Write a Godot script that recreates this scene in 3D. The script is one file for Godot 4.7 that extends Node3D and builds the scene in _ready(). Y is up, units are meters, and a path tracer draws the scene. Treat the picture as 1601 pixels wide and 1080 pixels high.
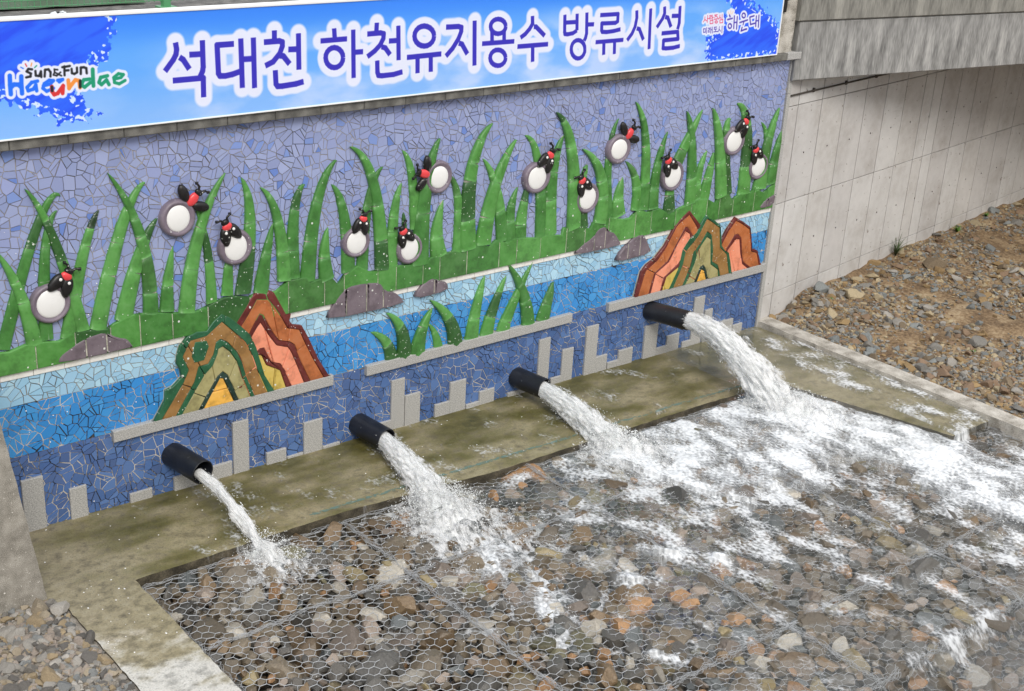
extends Node3D
# A tiled stream-side wall with ceramic reliefs, four outfall pipes and a stone-filled wire mattress below them.

var rng := RandomNumberGenerator.new()
var M := {}
var taken := {}
var here: Node3D
var cam: Camera3D

# ---------------------------------------------------------------- mesh collecting
class Sheet:
	var v := PackedVector3Array()
	var n := PackedVector3Array()
	var c := PackedColorArray()
	var uv := PackedVector2Array()
	var i := PackedInt32Array()
	func p(pos: Vector3, nn := Vector3.ZERO, col := Color.WHITE, u := Vector2.ZERO) -> int:
		v.push_back(pos); n.push_back(nn); c.push_back(col); uv.push_back(u)
		return v.size() - 1
	func t(a: int, b: int, d: int) -> void:
		i.push_back(a); i.push_back(d); i.push_back(b)
	func q(a: int, b: int, d: int, e: int) -> void:
		t(a, b, d); t(a, d, e)
	func flat_quad(a: Vector3, b: Vector3, d: Vector3, e: Vector3, col := Color.WHITE) -> void:
		var nn := (b - a).cross(d - a).normalized()
		q(p(a, nn, col), p(b, nn, col), p(d, nn, col), p(e, nn, col))
	func box(lo: Vector3, hi: Vector3, bev := 0.0, col := Color.WHITE) -> void:
		# a box whose front (+z) and top edges are chamfered
		var b := minf(bev, minf(hi.x - lo.x, minf(hi.y - lo.y, hi.z - lo.z)) * 0.45)
		var x0 := lo.x; var x1 := hi.x; var y0 := lo.y; var y1 := hi.y; var z0 := lo.z; var z1 := hi.z
		flat_quad(Vector3(x0 + b, y0 + b, z1), Vector3(x1 - b, y0 + b, z1), Vector3(x1 - b, y1 - b, z1), Vector3(x0 + b, y1 - b, z1), col)
		flat_quad(Vector3(x1, y0, z0), Vector3(x0, y0, z0), Vector3(x0, y1, z0), Vector3(x1, y1, z0), col)
		flat_quad(Vector3(x0, y1, z1 - b), Vector3(x1, y1, z1 - b), Vector3(x1, y1, z0), Vector3(x0, y1, z0), col)
		flat_quad(Vector3(x0, y0, z0), Vector3(x1, y0, z0), Vector3(x1, y0, z1 - b), Vector3(x0, y0, z1 - b), col)
		flat_quad(Vector3(x0, y0, z0), Vector3(x0, y0, z1 - b), Vector3(x0, y1, z1 - b), Vector3(x0, y1, z0), col)
		flat_quad(Vector3(x1, y0, z1 - b), Vector3(x1, y0, z0), Vector3(x1, y1, z0), Vector3(x1, y1, z1 - b), col)
		if b > 0.0:
			flat_quad(Vector3(x0 + b, y1 - b, z1), Vector3(x1 - b, y1 - b, z1), Vector3(x1, y1, z1 - b), Vector3(x0, y1, z1 - b), col)
			flat_quad(Vector3(x0, y0, z1 - b), Vector3(x1, y0, z1 - b), Vector3(x1 - b, y0 + b, z1), Vector3(x0 + b, y0 + b, z1), col)
			flat_quad(Vector3(x0, y0, z1 - b), Vector3(x0 + b, y0 + b, z1), Vector3(x0 + b, y1 - b, z1), Vector3(x0, y1, z1 - b), col)
			flat_quad(Vector3(x1 - b, y0 + b, z1), Vector3(x1, y0, z1 - b), Vector3(x1, y1, z1 - b), Vector3(x1 - b, y1 - b, z1), col)
	func bar(a: Vector3, b: Vector3, r: float, sides := 3, col := Color.WHITE, rb := -1.0) -> void:
		var d := (b - a).normalized()
		var s := d.cross(Vector3.UP if absf(d.y) < 0.9 else Vector3.RIGHT).normalized()
		var u := s.cross(d)
		if rb < 0.0:
			rb = r
		var k0 := v.size()
		for k in sides:
			var an := TAU * k / sides
			var o := s * cos(an) + u * sin(an)
			p(a + o * r, o, col); p(b + o * rb, o, col)
		for k in sides:
			var k1 := (k + 1) % sides
			q(k0 + 2 * k, k0 + 2 * k + 1, k0 + 2 * k1 + 1, k0 + 2 * k1)
	func smooth() -> void:
		n.fill(Vector3.ZERO)
		for k in range(0, i.size(), 3):
			var a := i[k]; var b := i[k + 2]; var d := i[k + 1]
			var f := (v[b] - v[a]).cross(v[d] - v[a])
			n[a] += f; n[b] += f; n[d] += f
		for k in n.size():
			n[k] = n[k].normalized()
	func mesh(mat: Material, flat := false) -> ArrayMesh:
		var a := []
		a.resize(Mesh.ARRAY_MAX)
		a[Mesh.ARRAY_VERTEX] = v
		if not flat:
			a[Mesh.ARRAY_NORMAL] = n
		a[Mesh.ARRAY_COLOR] = c
		a[Mesh.ARRAY_TEX_UV] = uv
		a[Mesh.ARRAY_INDEX] = i
		var m := ArrayMesh.new()
		m.add_surface_from_arrays(Mesh.PRIMITIVE_TRIANGLES, a)
		m.surface_set_material(0, mat)
		return m

# ---------------------------------------------------------------- nodes
func numbered(called: String) -> String:
	var k: int = taken.get(called, 0)
	taken[called] = k + 1
	return called if k == 0 else "%s_%03d" % [called, k]

func tag(o: Node3D, label := "", category := "", group := "", kind := "") -> Node3D:
	if label: o.set_meta("label", label)
	if category: o.set_meta("category", category)
	if group: o.set_meta("group", group)
	if kind: o.set_meta("kind", kind)
	return o

func thing(called: String, label: String, category: String, at := Vector3.ZERO, group := "") -> Node3D:
	var o := Node3D.new()
	o.name = numbered(called)
	o.position = at
	add_child(o, true)
	return tag(o, label, category, group)

func put(called: String, m: Mesh, parent: Node3D = null) -> MeshInstance3D:
	var o := MeshInstance3D.new()
	o.mesh = m
	if parent:
		o.name = called
		parent.add_child(o, true)
		if parent.get_parent() == self:
			o.position = Vector3.ZERO
	else:
		o.name = numbered(called)
		add_child(o, true)
	return o

func scatter(called: String, m: Mesh, where: Array, cols: Array, parent: Node3D = null) -> MultiMeshInstance3D:
	var mm := MultiMesh.new()
	mm.transform_format = MultiMesh.TRANSFORM_3D
	mm.use_colors = true
	mm.mesh = m
	mm.instance_count = where.size()
	for k in where.size():
		mm.set_instance_transform(k, where[k])
		mm.set_instance_color(k, cols[k] if cols else Color.WHITE)
	var o := MultiMeshInstance3D.new()
	o.multimesh = mm
	o.set_meta("kind", "stuff")
	if parent:
		o.name = called
		parent.add_child(o, true)
	else:
		o.name = numbered(called)
		add_child(o, true)
	return o

# ---------------------------------------------------------------- materials
func lin(r: int, g: int, b: int) -> Color:
	return Color8(r, g, b).srgb_to_linear()

func flatmat(col: Color, rough := 0.6, spec := 0.5) -> StandardMaterial3D:
	var m := StandardMaterial3D.new()
	m.albedo_color = col
	m.roughness = rough
	m.metallic_specular = spec
	return m

func noise_bytes(w: int, h: int, freq: float, oct: int, sd: int, kind := FastNoiseLite.TYPE_SIMPLEX_SMOOTH) -> PackedByteArray:
	var f := FastNoiseLite.new()
	f.noise_type = kind
	f.seed = sd
	f.frequency = freq
	f.fractal_octaves = oct
	var im := f.get_seamless_image(w, h)
	im.convert(Image.FORMAT_L8)
	return im.get_data()

# layers: [freq, octaves, weight] each; the sum is looked up in a ramp of [offset, colour] pairs. Also gives a height texture of the same pattern.
func surface(size: int, layers: Array, ramp: Array, sd: int, relief := 0.0, specks := 0.0, speck_col := Color.WHITE, rough := 0.8) -> StandardMaterial3D:
	var sum := PackedFloat32Array()
	sum.resize(size * size)
	var k := 0
	for l in layers:
		var by := noise_bytes(size, size, l[0], l[1], sd + k * 17)
		var wt: float = l[2] / 255.0
		for j in sum.size():
			sum[j] += by[j] * wt
		k += 1
	var g := Gradient.new()
	var offs := PackedFloat32Array()
	var cols := PackedColorArray()
	for r in ramp:
		offs.push_back(r[0]); cols.push_back(r[1])
	g.offsets = offs
	g.colors = cols
	var lut := []
	for j in 257:
		lut.push_back(g.sample(j / 256.0))
	var data := PackedByteArray()
	data.resize(size * size * 3)
	var hd := PackedByteArray()
	hd.resize(size * size)
	for j in sum.size():
		var s := clampf(sum[j], 0.0, 1.0)
		var c: Color = lut[int(s * 256.0)]
		data[j * 3] = c.r8; data[j * 3 + 1] = c.g8; data[j * 3 + 2] = c.b8
		hd[j] = int(s * 255.0)
	if specks > 0.0:
		var r := RandomNumberGenerator.new()
		r.seed = sd + 99
		for j in int(specks):
			var cx := r.randi_range(0, size - 1)
			var cy := r.randi_range(0, size - 1)
			var rad := r.randf_range(0.6, 2.2) * (2.0 if r.randf() < 0.08 else 1.0)
			for dy in range(-4, 5):
				for dx in range(-4, 5):
					if dx * dx + dy * dy <= rad * rad:
						var o := (posmod(cy + dy, size) * size + posmod(cx + dx, size)) * 3
						data[o] = speck_col.r8; data[o + 1] = speck_col.g8; data[o + 2] = speck_col.b8
	var m := StandardMaterial3D.new()
	m.albedo_texture = ImageTexture.create_from_image(Image.create_from_data(size, size, false, Image.FORMAT_RGB8, data))
	m.roughness = rough
	m.uv1_triplanar = true
	m.uv1_world_triplanar = true
	if relief > 0.0:
		m.heightmap_enabled = true
		m.heightmap_texture = ImageTexture.create_from_image(Image.create_from_data(size, size, false, Image.FORMAT_L8, hd))
		m.heightmap_scale = relief
	return m

func tinted(m: StandardMaterial3D, col: Color) -> StandardMaterial3D:
	var d: StandardMaterial3D = m.duplicate()
	d.albedo_color = col
	return d

func rgb(r: int, g: int, b: int) -> Color:
	return Color8(r, g, b)

func make_materials() -> void:
	var tile := flatmat(Color.WHITE, 0.22)
	tile.vertex_color_use_as_albedo = true
	M.tile = tile
	M.grout_dark = surface(512, [[0.006, 3, 0.65], [0.08, 2, 0.35]], [[0.25, rgb(84, 82, 80)], [0.5, rgb(146, 140, 132)], [0.75, rgb(182, 175, 164)]], 11, 0.15)
	M.grout_dark.uv1_scale = Vector3.ONE * 0.5
	M.grout_light = surface(512, [[0.008, 3, 0.75], [0.08, 2, 0.25]], [[0.34, rgb(44, 46, 52)], [0.42, rgb(130, 124, 116)], [0.55, rgb(205, 196, 180)], [0.8, rgb(222, 214, 200)]], 12, 0.15)
	M.grout_light.uv1_scale = Vector3.ONE * 0.6
	for nm in {"g0": rgb(82, 144, 66), "g1": rgb(70, 128, 58), "g2": rgb(90, 152, 74), "g3": rgb(72, 122, 60)}:
		var c: Color = {"g0": rgb(82, 144, 66), "g1": rgb(70, 128, 58), "g2": rgb(90, 152, 74), "g3": rgb(72, 122, 60)}[nm]
		M[nm] = glaze(c, nm.hash() % 1000, 26)
	M.gd = glaze(rgb(40, 66, 38), 77, 120)
	M.gm = glaze(rgb(52, 96, 46), 78, 120)
	M.stone = glaze(rgb(116, 104, 112), 79, 60)
	M.red = glaze(rgb(106, 42, 38), 80, 60)
	M.rust = glaze(rgb(186, 108, 62), 81, 40)
	M.salmon = glaze(rgb(242, 152, 120), 82, 20)
	M.yellow = glaze(rgb(212, 184, 92), 83, 20)
	M.gold = glaze(rgb(244, 186, 84), 84, 20)
	M.green = glaze(rgb(42, 96, 64), 85, 90)
	M.brown = glaze(rgb(156, 116, 66), 86, 60)
	M.olive = glaze(rgb(170, 162, 112), 87, 30)
	M.dark = glaze(rgb(34, 58, 50), 88, 60)
	M.ring = glaze(rgb(124, 112, 124), 89, 40)
	M.white = flatmat(rgb(238, 237, 235), 0.3)
	M.black = glaze(rgb(24, 21, 22), 90, 50)
	M.coral = flatmat(rgb(228, 72, 76), 0.28)
	M.strip = surface(256, [[0.02, 2, 0.6], [0.1, 2, 0.4]], [[0.2, rgb(226, 222, 214)], [0.6, rgb(244, 242, 238)]], 33)
	M.pale_grout = surface(256, [[0.02, 3, 0.6], [0.2, 2, 0.4]], [[0.25, rgb(120, 124, 110)], [0.5, rgb(170, 168, 152)], [0.75, rgb(206, 202, 188)]], 34)
	M.strip.roughness = 0.35
	M.granite = surface(512, [[0.35, 2, 0.62], [0.05, 2, 0.38]], [[0.2, rgb(104, 104, 104)], [0.4, rgb(156, 155, 152)], [0.6, rgb(188, 186, 183)], [0.8, rgb(222, 220, 216)]], 21, 0.05, 0, Color.WHITE, 0.75)
	M.granite.uv1_scale = Vector3.ONE * 2.6
	M.coping = surface(512, [[0.3, 2, 0.5], [0.012, 3, 0.5]], [[0.2, rgb(72, 71, 68)], [0.5, rgb(106, 104, 99)], [0.8, rgb(136, 134, 128)]], 22, 0.05)
	M.pier = surface(512, [[0.012, 4, 0.3], [0.25, 4, 0.7]], [[0.22, rgb(98, 94, 86)], [0.42, rgb(142, 137, 128)], [0.6, rgb(166, 161, 152)], [0.8, rgb(200, 195, 186)]], 23, 0.25, 160, rgb(226, 222, 214), 0.9)
	M.pier.uv1_scale = Vector3.ONE * 1.1
	M.wallcon = surface(512, [[0.004, 3, 0.5], [0.03, 3, 0.3], [0.2, 2, 0.2]], [[0.2, rgb(188, 184, 180)], [0.5, rgb(206, 204, 202)], [0.8, rgb(216, 214, 212)]], 24, 0.06, 90, rgb(120, 108, 98), 0.85)
	M.wallcon.uv1_scale = Vector3.ONE * 0.45
	M.fascia = surface(512, [[0.012, 3, 0.62], [0.1, 2, 0.38]], [[0.2, rgb(96, 95, 94)], [0.42, rgb(130, 129, 127)], [0.58, rgb(152, 151, 149)], [0.8, rgb(180, 178, 175)]], 25, 0.0, 0, Color.WHITE, 0.9)
	M.fascia.uv1_scale = Vector3(0.75, 0.12, 0.75)
	M.kerb = surface(512, [[0.01, 3, 0.5], [0.14, 3, 0.5]], [[0.25, rgb(132, 126, 116)], [0.5, rgb(178, 172, 162)], [0.75, rgb(204, 199, 190)]], 26, 0.12, 150, rgb(110, 104, 96), 0.85)
	M.kerb.uv1_scale = Vector3.ONE * 0.8
	M.wetside = surface(256, [[0.02, 3, 0.6], [0.2, 2, 0.4]], [[0.25, rgb(50, 46, 38)], [0.5, rgb(78, 72, 60)], [0.8, rgb(112, 104, 88)]], 35, 0.1, 0, Color.WHITE, 0.5)
	M.dust = surface(512, [[0.01, 4, 0.5], [0.15, 3, 0.5]], [[0.25, rgb(104, 98, 90)], [0.5, rgb(144, 137, 127)], [0.8, rgb(178, 171, 161)]], 36, 0.8, 0, Color.WHITE, 0.95)
	M.pave = surface(512, [[0.01, 3, 0.5], [0.2, 3, 0.5]], [[0.25, rgb(74, 72, 70)], [0.5, rgb(104, 101, 98)], [0.8, rgb(136, 132, 128)]], 27, 0.2, 200, rgb(170, 166, 160), 0.9)
	M.earth = surface(1024, [[0.004, 4, 0.4], [0.03, 4, 0.35], [0.2, 2, 0.25]], [[0.25, rgb(84, 66, 48)], [0.45, rgb(130, 107, 80)], [0.6, rgb(158, 136, 106)], [0.8, rgb(192, 174, 146)]], 28, 2.0, 900, rgb(196, 182, 156), 0.95)
	M.earth.uv1_scale = Vector3.ONE * 0.5
	M.bed = surface(512, [[0.02, 3, 0.6], [0.15, 2, 0.4]], [[0.2, rgb(26, 24, 22)], [0.5, rgb(52, 47, 42)], [0.8, rgb(84, 76, 66)]], 29, 0.8, 0, Color.WHITE, 0.7)
	var rock := surface(512, [[0.01, 3, 0.4], [0.06, 4, 0.4], [0.3, 2, 0.2]], [[0.2, rgb(140, 136, 130)], [0.45, rgb(205, 202, 198)], [0.7, rgb(238, 236, 232)]], 30, 0.3, 300, rgb(120, 116, 110), 0.3)
	rock.uv1_world_triplanar = false
	rock.uv1_scale = Vector3.ONE * 1.4
	rock.vertex_color_use_as_albedo = true
	M.rock = rock
	var dry: StandardMaterial3D = rock.duplicate()
	dry.roughness = 0.9
	M.dryrock = dry
	M.wire = flatmat(rgb(176, 178, 180), 0.5)
	M.pipe = surface(256, [[0.02, 3, 0.5], [0.2, 2, 0.5]], [[0.3, rgb(18, 20, 26)], [0.7, rgb(36, 39, 46)]], 31, 0.02, 30, rgb(96, 98, 104), 0.42)
	var w := flatmat(Color(0.93, 0.937, 0.935), 0.5)
	w.backlight_enabled = true
	w.backlight = Color(0.5, 0.5, 0.5)
	w.vertex_color_use_as_albedo = true
	w.metallic_specular = 0.25
	M.jet = w
	for nm in ["veil", "lace"]:
		var a0 := noise_bytes(512, 256, 0.02, 4, 301)
		var a1 := noise_bytes(512, 256, 0.045, 3, 302)
		var im := Image.create(512, 512, false, Image.FORMAT_RGBA8)
		var by := PackedByteArray()
		by.resize(512 * 512 * 4)
		by.fill(238)
		for y in 512:
			for x in 512:
				var n := (a0[(y / 2) * 512 + x] * 0.55 + a1[(y / 2) * 512 + x] * 0.45) / 255.0
				by[(y * 512 + x) * 4 + 3] = int(255.0 * (smoothstep(0.28, 0.66, n) * 0.92 if nm == "veil" else smoothstep(0.42, 0.78, n) * 0.62))
		var vm: StandardMaterial3D = w.duplicate()
		vm.vertex_color_use_as_albedo = false
		vm.albedo_color = Color.WHITE
		vm.albedo_texture = ImageTexture.create_from_image(Image.create_from_data(512, 512, false, Image.FORMAT_RGBA8, by))
		vm.transparency = BaseMaterial3D.TRANSPARENCY_ALPHA
		M[nm] = vm
	var pane := flatmat(Color(0.80, 0.82, 0.80, 0.05), 0.06, 0.42)
	pane.transparency = BaseMaterial3D.TRANSPARENCY_ALPHA
	M.water = pane
	M.fence = flatmat(rgb(86, 150, 104), 0.4)
	M.leaf = flatmat(rgb(84, 104, 62), 0.6)
	M.weed = flatmat(rgb(96, 138, 52), 0.6)

func glaze(c: Color, sd: int, specks: int) -> StandardMaterial3D:
	var m := surface(256, [[0.01, 3, 0.7], [0.06, 2, 0.3]], [[0.2, c.darkened(0.16)], [0.5, c], [0.8, c.lightened(0.07)]], sd, 0.35, specks, rgb(226, 228, 222), 0.4)
	m.uv1_scale = Vector3.ONE * 1.5
	return m

# ---------------------------------------------------------------- shapes on the wall
func inset(poly: PackedVector2Array, d: float) -> PackedVector2Array:
	var out := PackedVector2Array()
	var n := poly.size()
	for k in n:
		var e0 := (poly[k] - poly[(k + n - 1) % n]).normalized()
		var e1 := (poly[(k + 1) % n] - poly[k]).normalized()
		var n0 := Vector2(-e0.y, e0.x)
		var n1 := Vector2(-e1.y, e1.x)
		var m := n0 + n1
		var l := maxf(m.length_squared(), 0.5)
		out.push_back(poly[k] + m * (2.0 * d / l))
	return out

func ccw(poly: PackedVector2Array) -> PackedVector2Array:
	var a := 0.0
	for k in poly.size():
		a += poly[k].cross(poly[(k + 1) % poly.size()])
	if a < 0.0:
		poly.reverse()
	return poly

func area(poly: PackedVector2Array) -> float:
	var a := 0.0
	for k in poly.size():
		a += poly[k].cross(poly[(k + 1) % poly.size()])
	return a * 0.5

# a raised plaque with rounded edges
func plaque(s: Sheet, poly: PackedVector2Array, z0: float, depth: float, bev: float) -> void:
	poly = ccw(poly)
	var n := poly.size()
	var rings := [poly, poly, inset(poly, bev * 0.3), inset(poly, bev)]
	var zs := [z0, z0 + depth * 0.55, z0 + depth * 0.88, z0 + depth]
	var ups := [0.0, 0.25, 0.75, 1.0]
	var first := s.v.size()
	for r in 4:
		for k in n:
			var e := (poly[(k + 1) % n] - poly[(k + n - 1) % n]).normalized()
			var o := Vector3(e.y, -e.x, 0.0)
			var rp: PackedVector2Array = rings[r]
			var up: float = ups[r]
			s.p(Vector3(rp[k].x, rp[k].y, zs[r]), (o * (1.0 - up) + Vector3(0, 0, up)).normalized())
	for r in 3:
		for k in n:
			var k1 := (k + 1) % n
			s.q(first + r * n + k, first + r * n + k1, first + (r + 1) * n + k1, first + (r + 1) * n + k)
	var top := Geometry2D.triangulate_polygon(rings[3])
	if top.is_empty():
		top = Geometry2D.triangulate_polygon(poly)
	for k in range(0, top.size(), 3):
		s.t(first + 3 * n + top[k], first + 3 * n + top[k + 1], first + 3 * n + top[k + 2])

func pts(a: Array) -> PackedVector2Array:
	var o := PackedVector2Array()
	for k in range(0, a.size(), 2):
		o.push_back(Vector2(a[k], a[k + 1]))
	return o

var blade_home: Node3D
func blade(a: Array, w: float, segs: int, dark: int, layer: int) -> void:
	var part := Node3D.new()
	part.name = "grass_blade"
	blade_home.add_child(part, true)
	var tip := Vector2(a[0], a[1])
	var mid := Vector2(a[2], a[3])
	var foot := Vector2(a[4], a[5])
	var ctrl := mid * 2.0 - (tip + foot) * 0.5
	var z0 := 0.004 + 0.013 * layer
	var depth := clampf(w * 0.24, 0.026, 0.042)
	var length := tip.distance_to(mid) + mid.distance_to(foot)
	var gap := 0.0016 / length
	var tone := "g%d" % rng.randi_range(0, 2)
	var back := Sheet.new()
	for r in 25:
		var t := 0.02 + 0.975 * r / 24.0
		var c := tip.lerp(ctrl, t).lerp(ctrl.lerp(foot, t), t)
		var d := (tip.lerp(ctrl, t).direction_to(ctrl.lerp(foot, t)))
		var side := Vector2(-d.y, d.x) * (0.48 * w * pow(t, 0.62))
		var dd := depth * clampf(0.35 + t * 2.2, 0.0, 1.0) * 0.74
		for pp in [[-1.0, 0.0], [-0.86, 0.8], [0.0, 1.0], [0.86, 0.8], [1.0, 0.0]]:
			back.p(Vector3(c.x + side.x * pp[0], c.y + side.y * pp[0], z0 + dd * pp[1] - 0.004 * (1.0 if pp[1] == 0.0 else 0.0)))
	for r in 24:
		for u in 4:
			back.q(r * 5 + u, r * 5 + u + 5, r * 5 + u + 6, r * 5 + u + 1)
	back.smooth()
	put("grout", back.mesh(M.pale_grout), part)
	var cuts := [0.0]
	for k in segs - 1:
		cuts.push_back((k + 1.0) / segs + rng.randf_range(-0.3, 0.3) / segs)
	cuts.push_back(1.0)
	for k in segs:
		var s := Sheet.new()
		var t0: float = cuts[k] + (gap if k > 0 else 0.0)
		var t1: float = cuts[k + 1] - (gap if k < segs - 1 else 0.0)
		var rows := 7
		var skew := rng.randf_range(-0.25, 0.25) * w
		for r in rows:
			var t := lerpf(t0, t1, r / (rows - 1.0))
			var c := tip.lerp(ctrl, t).lerp(ctrl.lerp(foot, t), t)
			var d := (tip.lerp(ctrl, t).direction_to(ctrl.lerp(foot, t)))
			var side := Vector2(-d.y, d.x)
			var hw := 0.5 * w * pow(clampf(t * 1.02, 0.0, 1.0), 0.62) + 0.0015
			var sink := 1.0
			if r == 0 or r == rows - 1:
				sink = 0.93
			var dd := depth * clampf(0.35 + t * 2.2, 0.0, 1.0) * sink
			var prof := [[-1.0, 0.0], [-0.98, 0.5], [-0.8, 0.84], [-0.4, 0.97], [0.0, 1.0], [0.4, 0.97], [0.8, 0.84], [0.98, 0.5], [1.0, 0.0]]
			for pp in prof:
				var u: float = pp[0]
				var along := skew * u * (0.0 if (k == 0 and r == 0) else 1.0) * 0.35
				var pos: Vector2 = c + side * (hw * u) + d * along
				s.p(Vector3(pos.x, pos.y, z0 + dd * pp[1] - 0.004 * (1.0 if pp[1] == 0.0 else 0.0)))
		for r in rows - 1:
			for u in 8:
				var b := r * 9 + u
				s.q(b, b + 9, b + 10, b + 1)
		# end caps
		for e in [0, rows - 1]:
			var cen := s.p((s.v[e * 9] + s.v[e * 9 + 8]) * 0.5)
			for u in 8:
				s.t(cen, e * 9 + u, e * 9 + u + 1)
		s.smooth()
		for k2 in s.n.size():
			if s.n[k2].z < 0.0:
				s.n[k2] = -s.n[k2]
		var mat: StandardMaterial3D = M[tone]
		if k == dark:
			mat = M.gd if rng.randf() < 0.2 else M.gm
		elif rng.randf() < 0.25:
			mat = M["g%d" % rng.randi_range(0, 3)]
		put("ceramic_piece", s.mesh(mat), part)

# mountain bands: each colour layer loses what the next one inside covers, is cut by a few joints, and stands as its own pieces
var bands := []
func band(t: Node3D, g: int, colour: String, ledge: float, a: Array) -> void:
	var poly := pts(a)
	poly.push_back(Vector2(poly[poly.size() - 1].x, ledge - 0.0005))
	poly.push_back(Vector2(poly[0].x, ledge - 0.0005))
	bands.push_back([colour, ccw(poly)])

func bands_done(t: Node3D, g: int) -> void:
	var z0 := 0.018 + 0.008 * g
	var bk := Sheet.new()
	plaque(bk, inset(bands[0][1], 0.004), 0.003, z0 + 0.0285, 0.004)
	put("grout", bk.mesh(M.pale_grout), t)
	for b in bands.size():
		var pieces := [bands[b][1]]
		if b + 1 < bands.size():
			var inner := Geometry2D.offset_polygon(bands[b + 1][1], 0.0042)
			var cut := []
			for pc in pieces:
				cut.append_array(Geometry2D.clip_polygons(pc, inner[0]))
			pieces = cut
		var cen := Vector2.ZERO
		for p in bands[b][1]:
			cen += p / bands[b][1].size()
		cen.y -= 0.25
		var joints := 4 if b < 4 else 2
		if bands[b][0] in ["gold", "yellow"]:
			joints = 1
		for j in joints:
			var ang := lerpf(0.25, PI - 0.25, (j + 0.5 + rng.randf_range(-0.25, 0.25)) / joints)
			var d := Vector2(cos(ang), sin(ang))
			if bands[b][0] == "gold":
				d = Vector2(1, 0.02)
			var o := cen
			if bands[b][0] == "gold":
				o = cen + Vector2(-1.0, 0.28)
			var s := Vector2(-d.y, d.x) * 0.0036
			var knife := ccw(PackedVector2Array([o - s, o + d * 3.0 - s, o + d * 3.0 + s, o + s]))
			var cut := []
			for pc in pieces:
				cut.append_array(Geometry2D.clip_polygons(pc, knife))
			pieces = cut
		for pc in pieces:
			if Geometry2D.is_polygon_clockwise(pc) and false:
				continue
			if absf(area(pc)) < 0.0004:
				continue
			var clean := PackedVector2Array()
			for k in pc.size():
				if pc[k].distance_to(pc[(k + 1) % pc.size()]) > 0.004:
					clean.push_back(pc[k])
			if clean.size() < 3:
				continue
			var sh := Sheet.new()
			plaque(sh, clean, z0, 0.034 + rng.randf_range(-0.002, 0.002) + (0.004 if bands[b][0] in ["red", "green", "dark"] else 0.0), 0.008)
			put("%s_piece" % {"red": "dark_red", "rust": "rust", "salmon": "salmon", "yellow": "yellow", "gold": "gold", "green": "green", "brown": "brown", "olive": "olive", "dark": "dark_green"}[bands[b][0]], sh.mesh(M[bands[b][0]]), t)
	bands.clear()

# dome shaped oval on the wall: rings from the middle outwards, profile gives (radius share, height)
func oval(s: Sheet, c: Vector2, rx: float, ry: float, turn: float, z0: float, profile: Array, pinch := 0.0) -> void:
	var n := 28
	var first := s.v.size()
	for pr in profile:
		for k in n:
			var an := TAU * k / n
			var x: float = cos(an) * rx * pr[0]
			var y: float = sin(an) * ry * pr[0]
			x *= 1.0 + pinch * sin(an)
			var r := Vector2(x, y).rotated(turn)
			s.p(Vector3(c.x + r.x, c.y + r.y, z0 + pr[1]))
	for j in profile.size() - 1:
		for k in n:
			var k1 := (k + 1) % n
			s.q(first + j * n + k, first + (j + 1) * n + k, first + (j + 1) * n + k1, first + j * n + k1)

func dome(h: float) -> Array:
	return [[0.01, h], [0.35, h * 0.97], [0.65, h * 0.86], [0.85, h * 0.66], [0.96, h * 0.4], [1.0, 0.0]]

func oval_mesh(mat: Material, c: Vector2, rx: float, ry: float, turn: float, z0: float, profile: Array, pinch := 0.0) -> ArrayMesh:
	var s := Sheet.new()
	oval(s, c, rx, ry, turn, z0, profile, pinch)
	s.smooth()
	for k in s.n.size():
		if s.n[k].z < -0.01:
			s.n[k] = -s.n[k]
	return s.mesh(mat)

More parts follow.
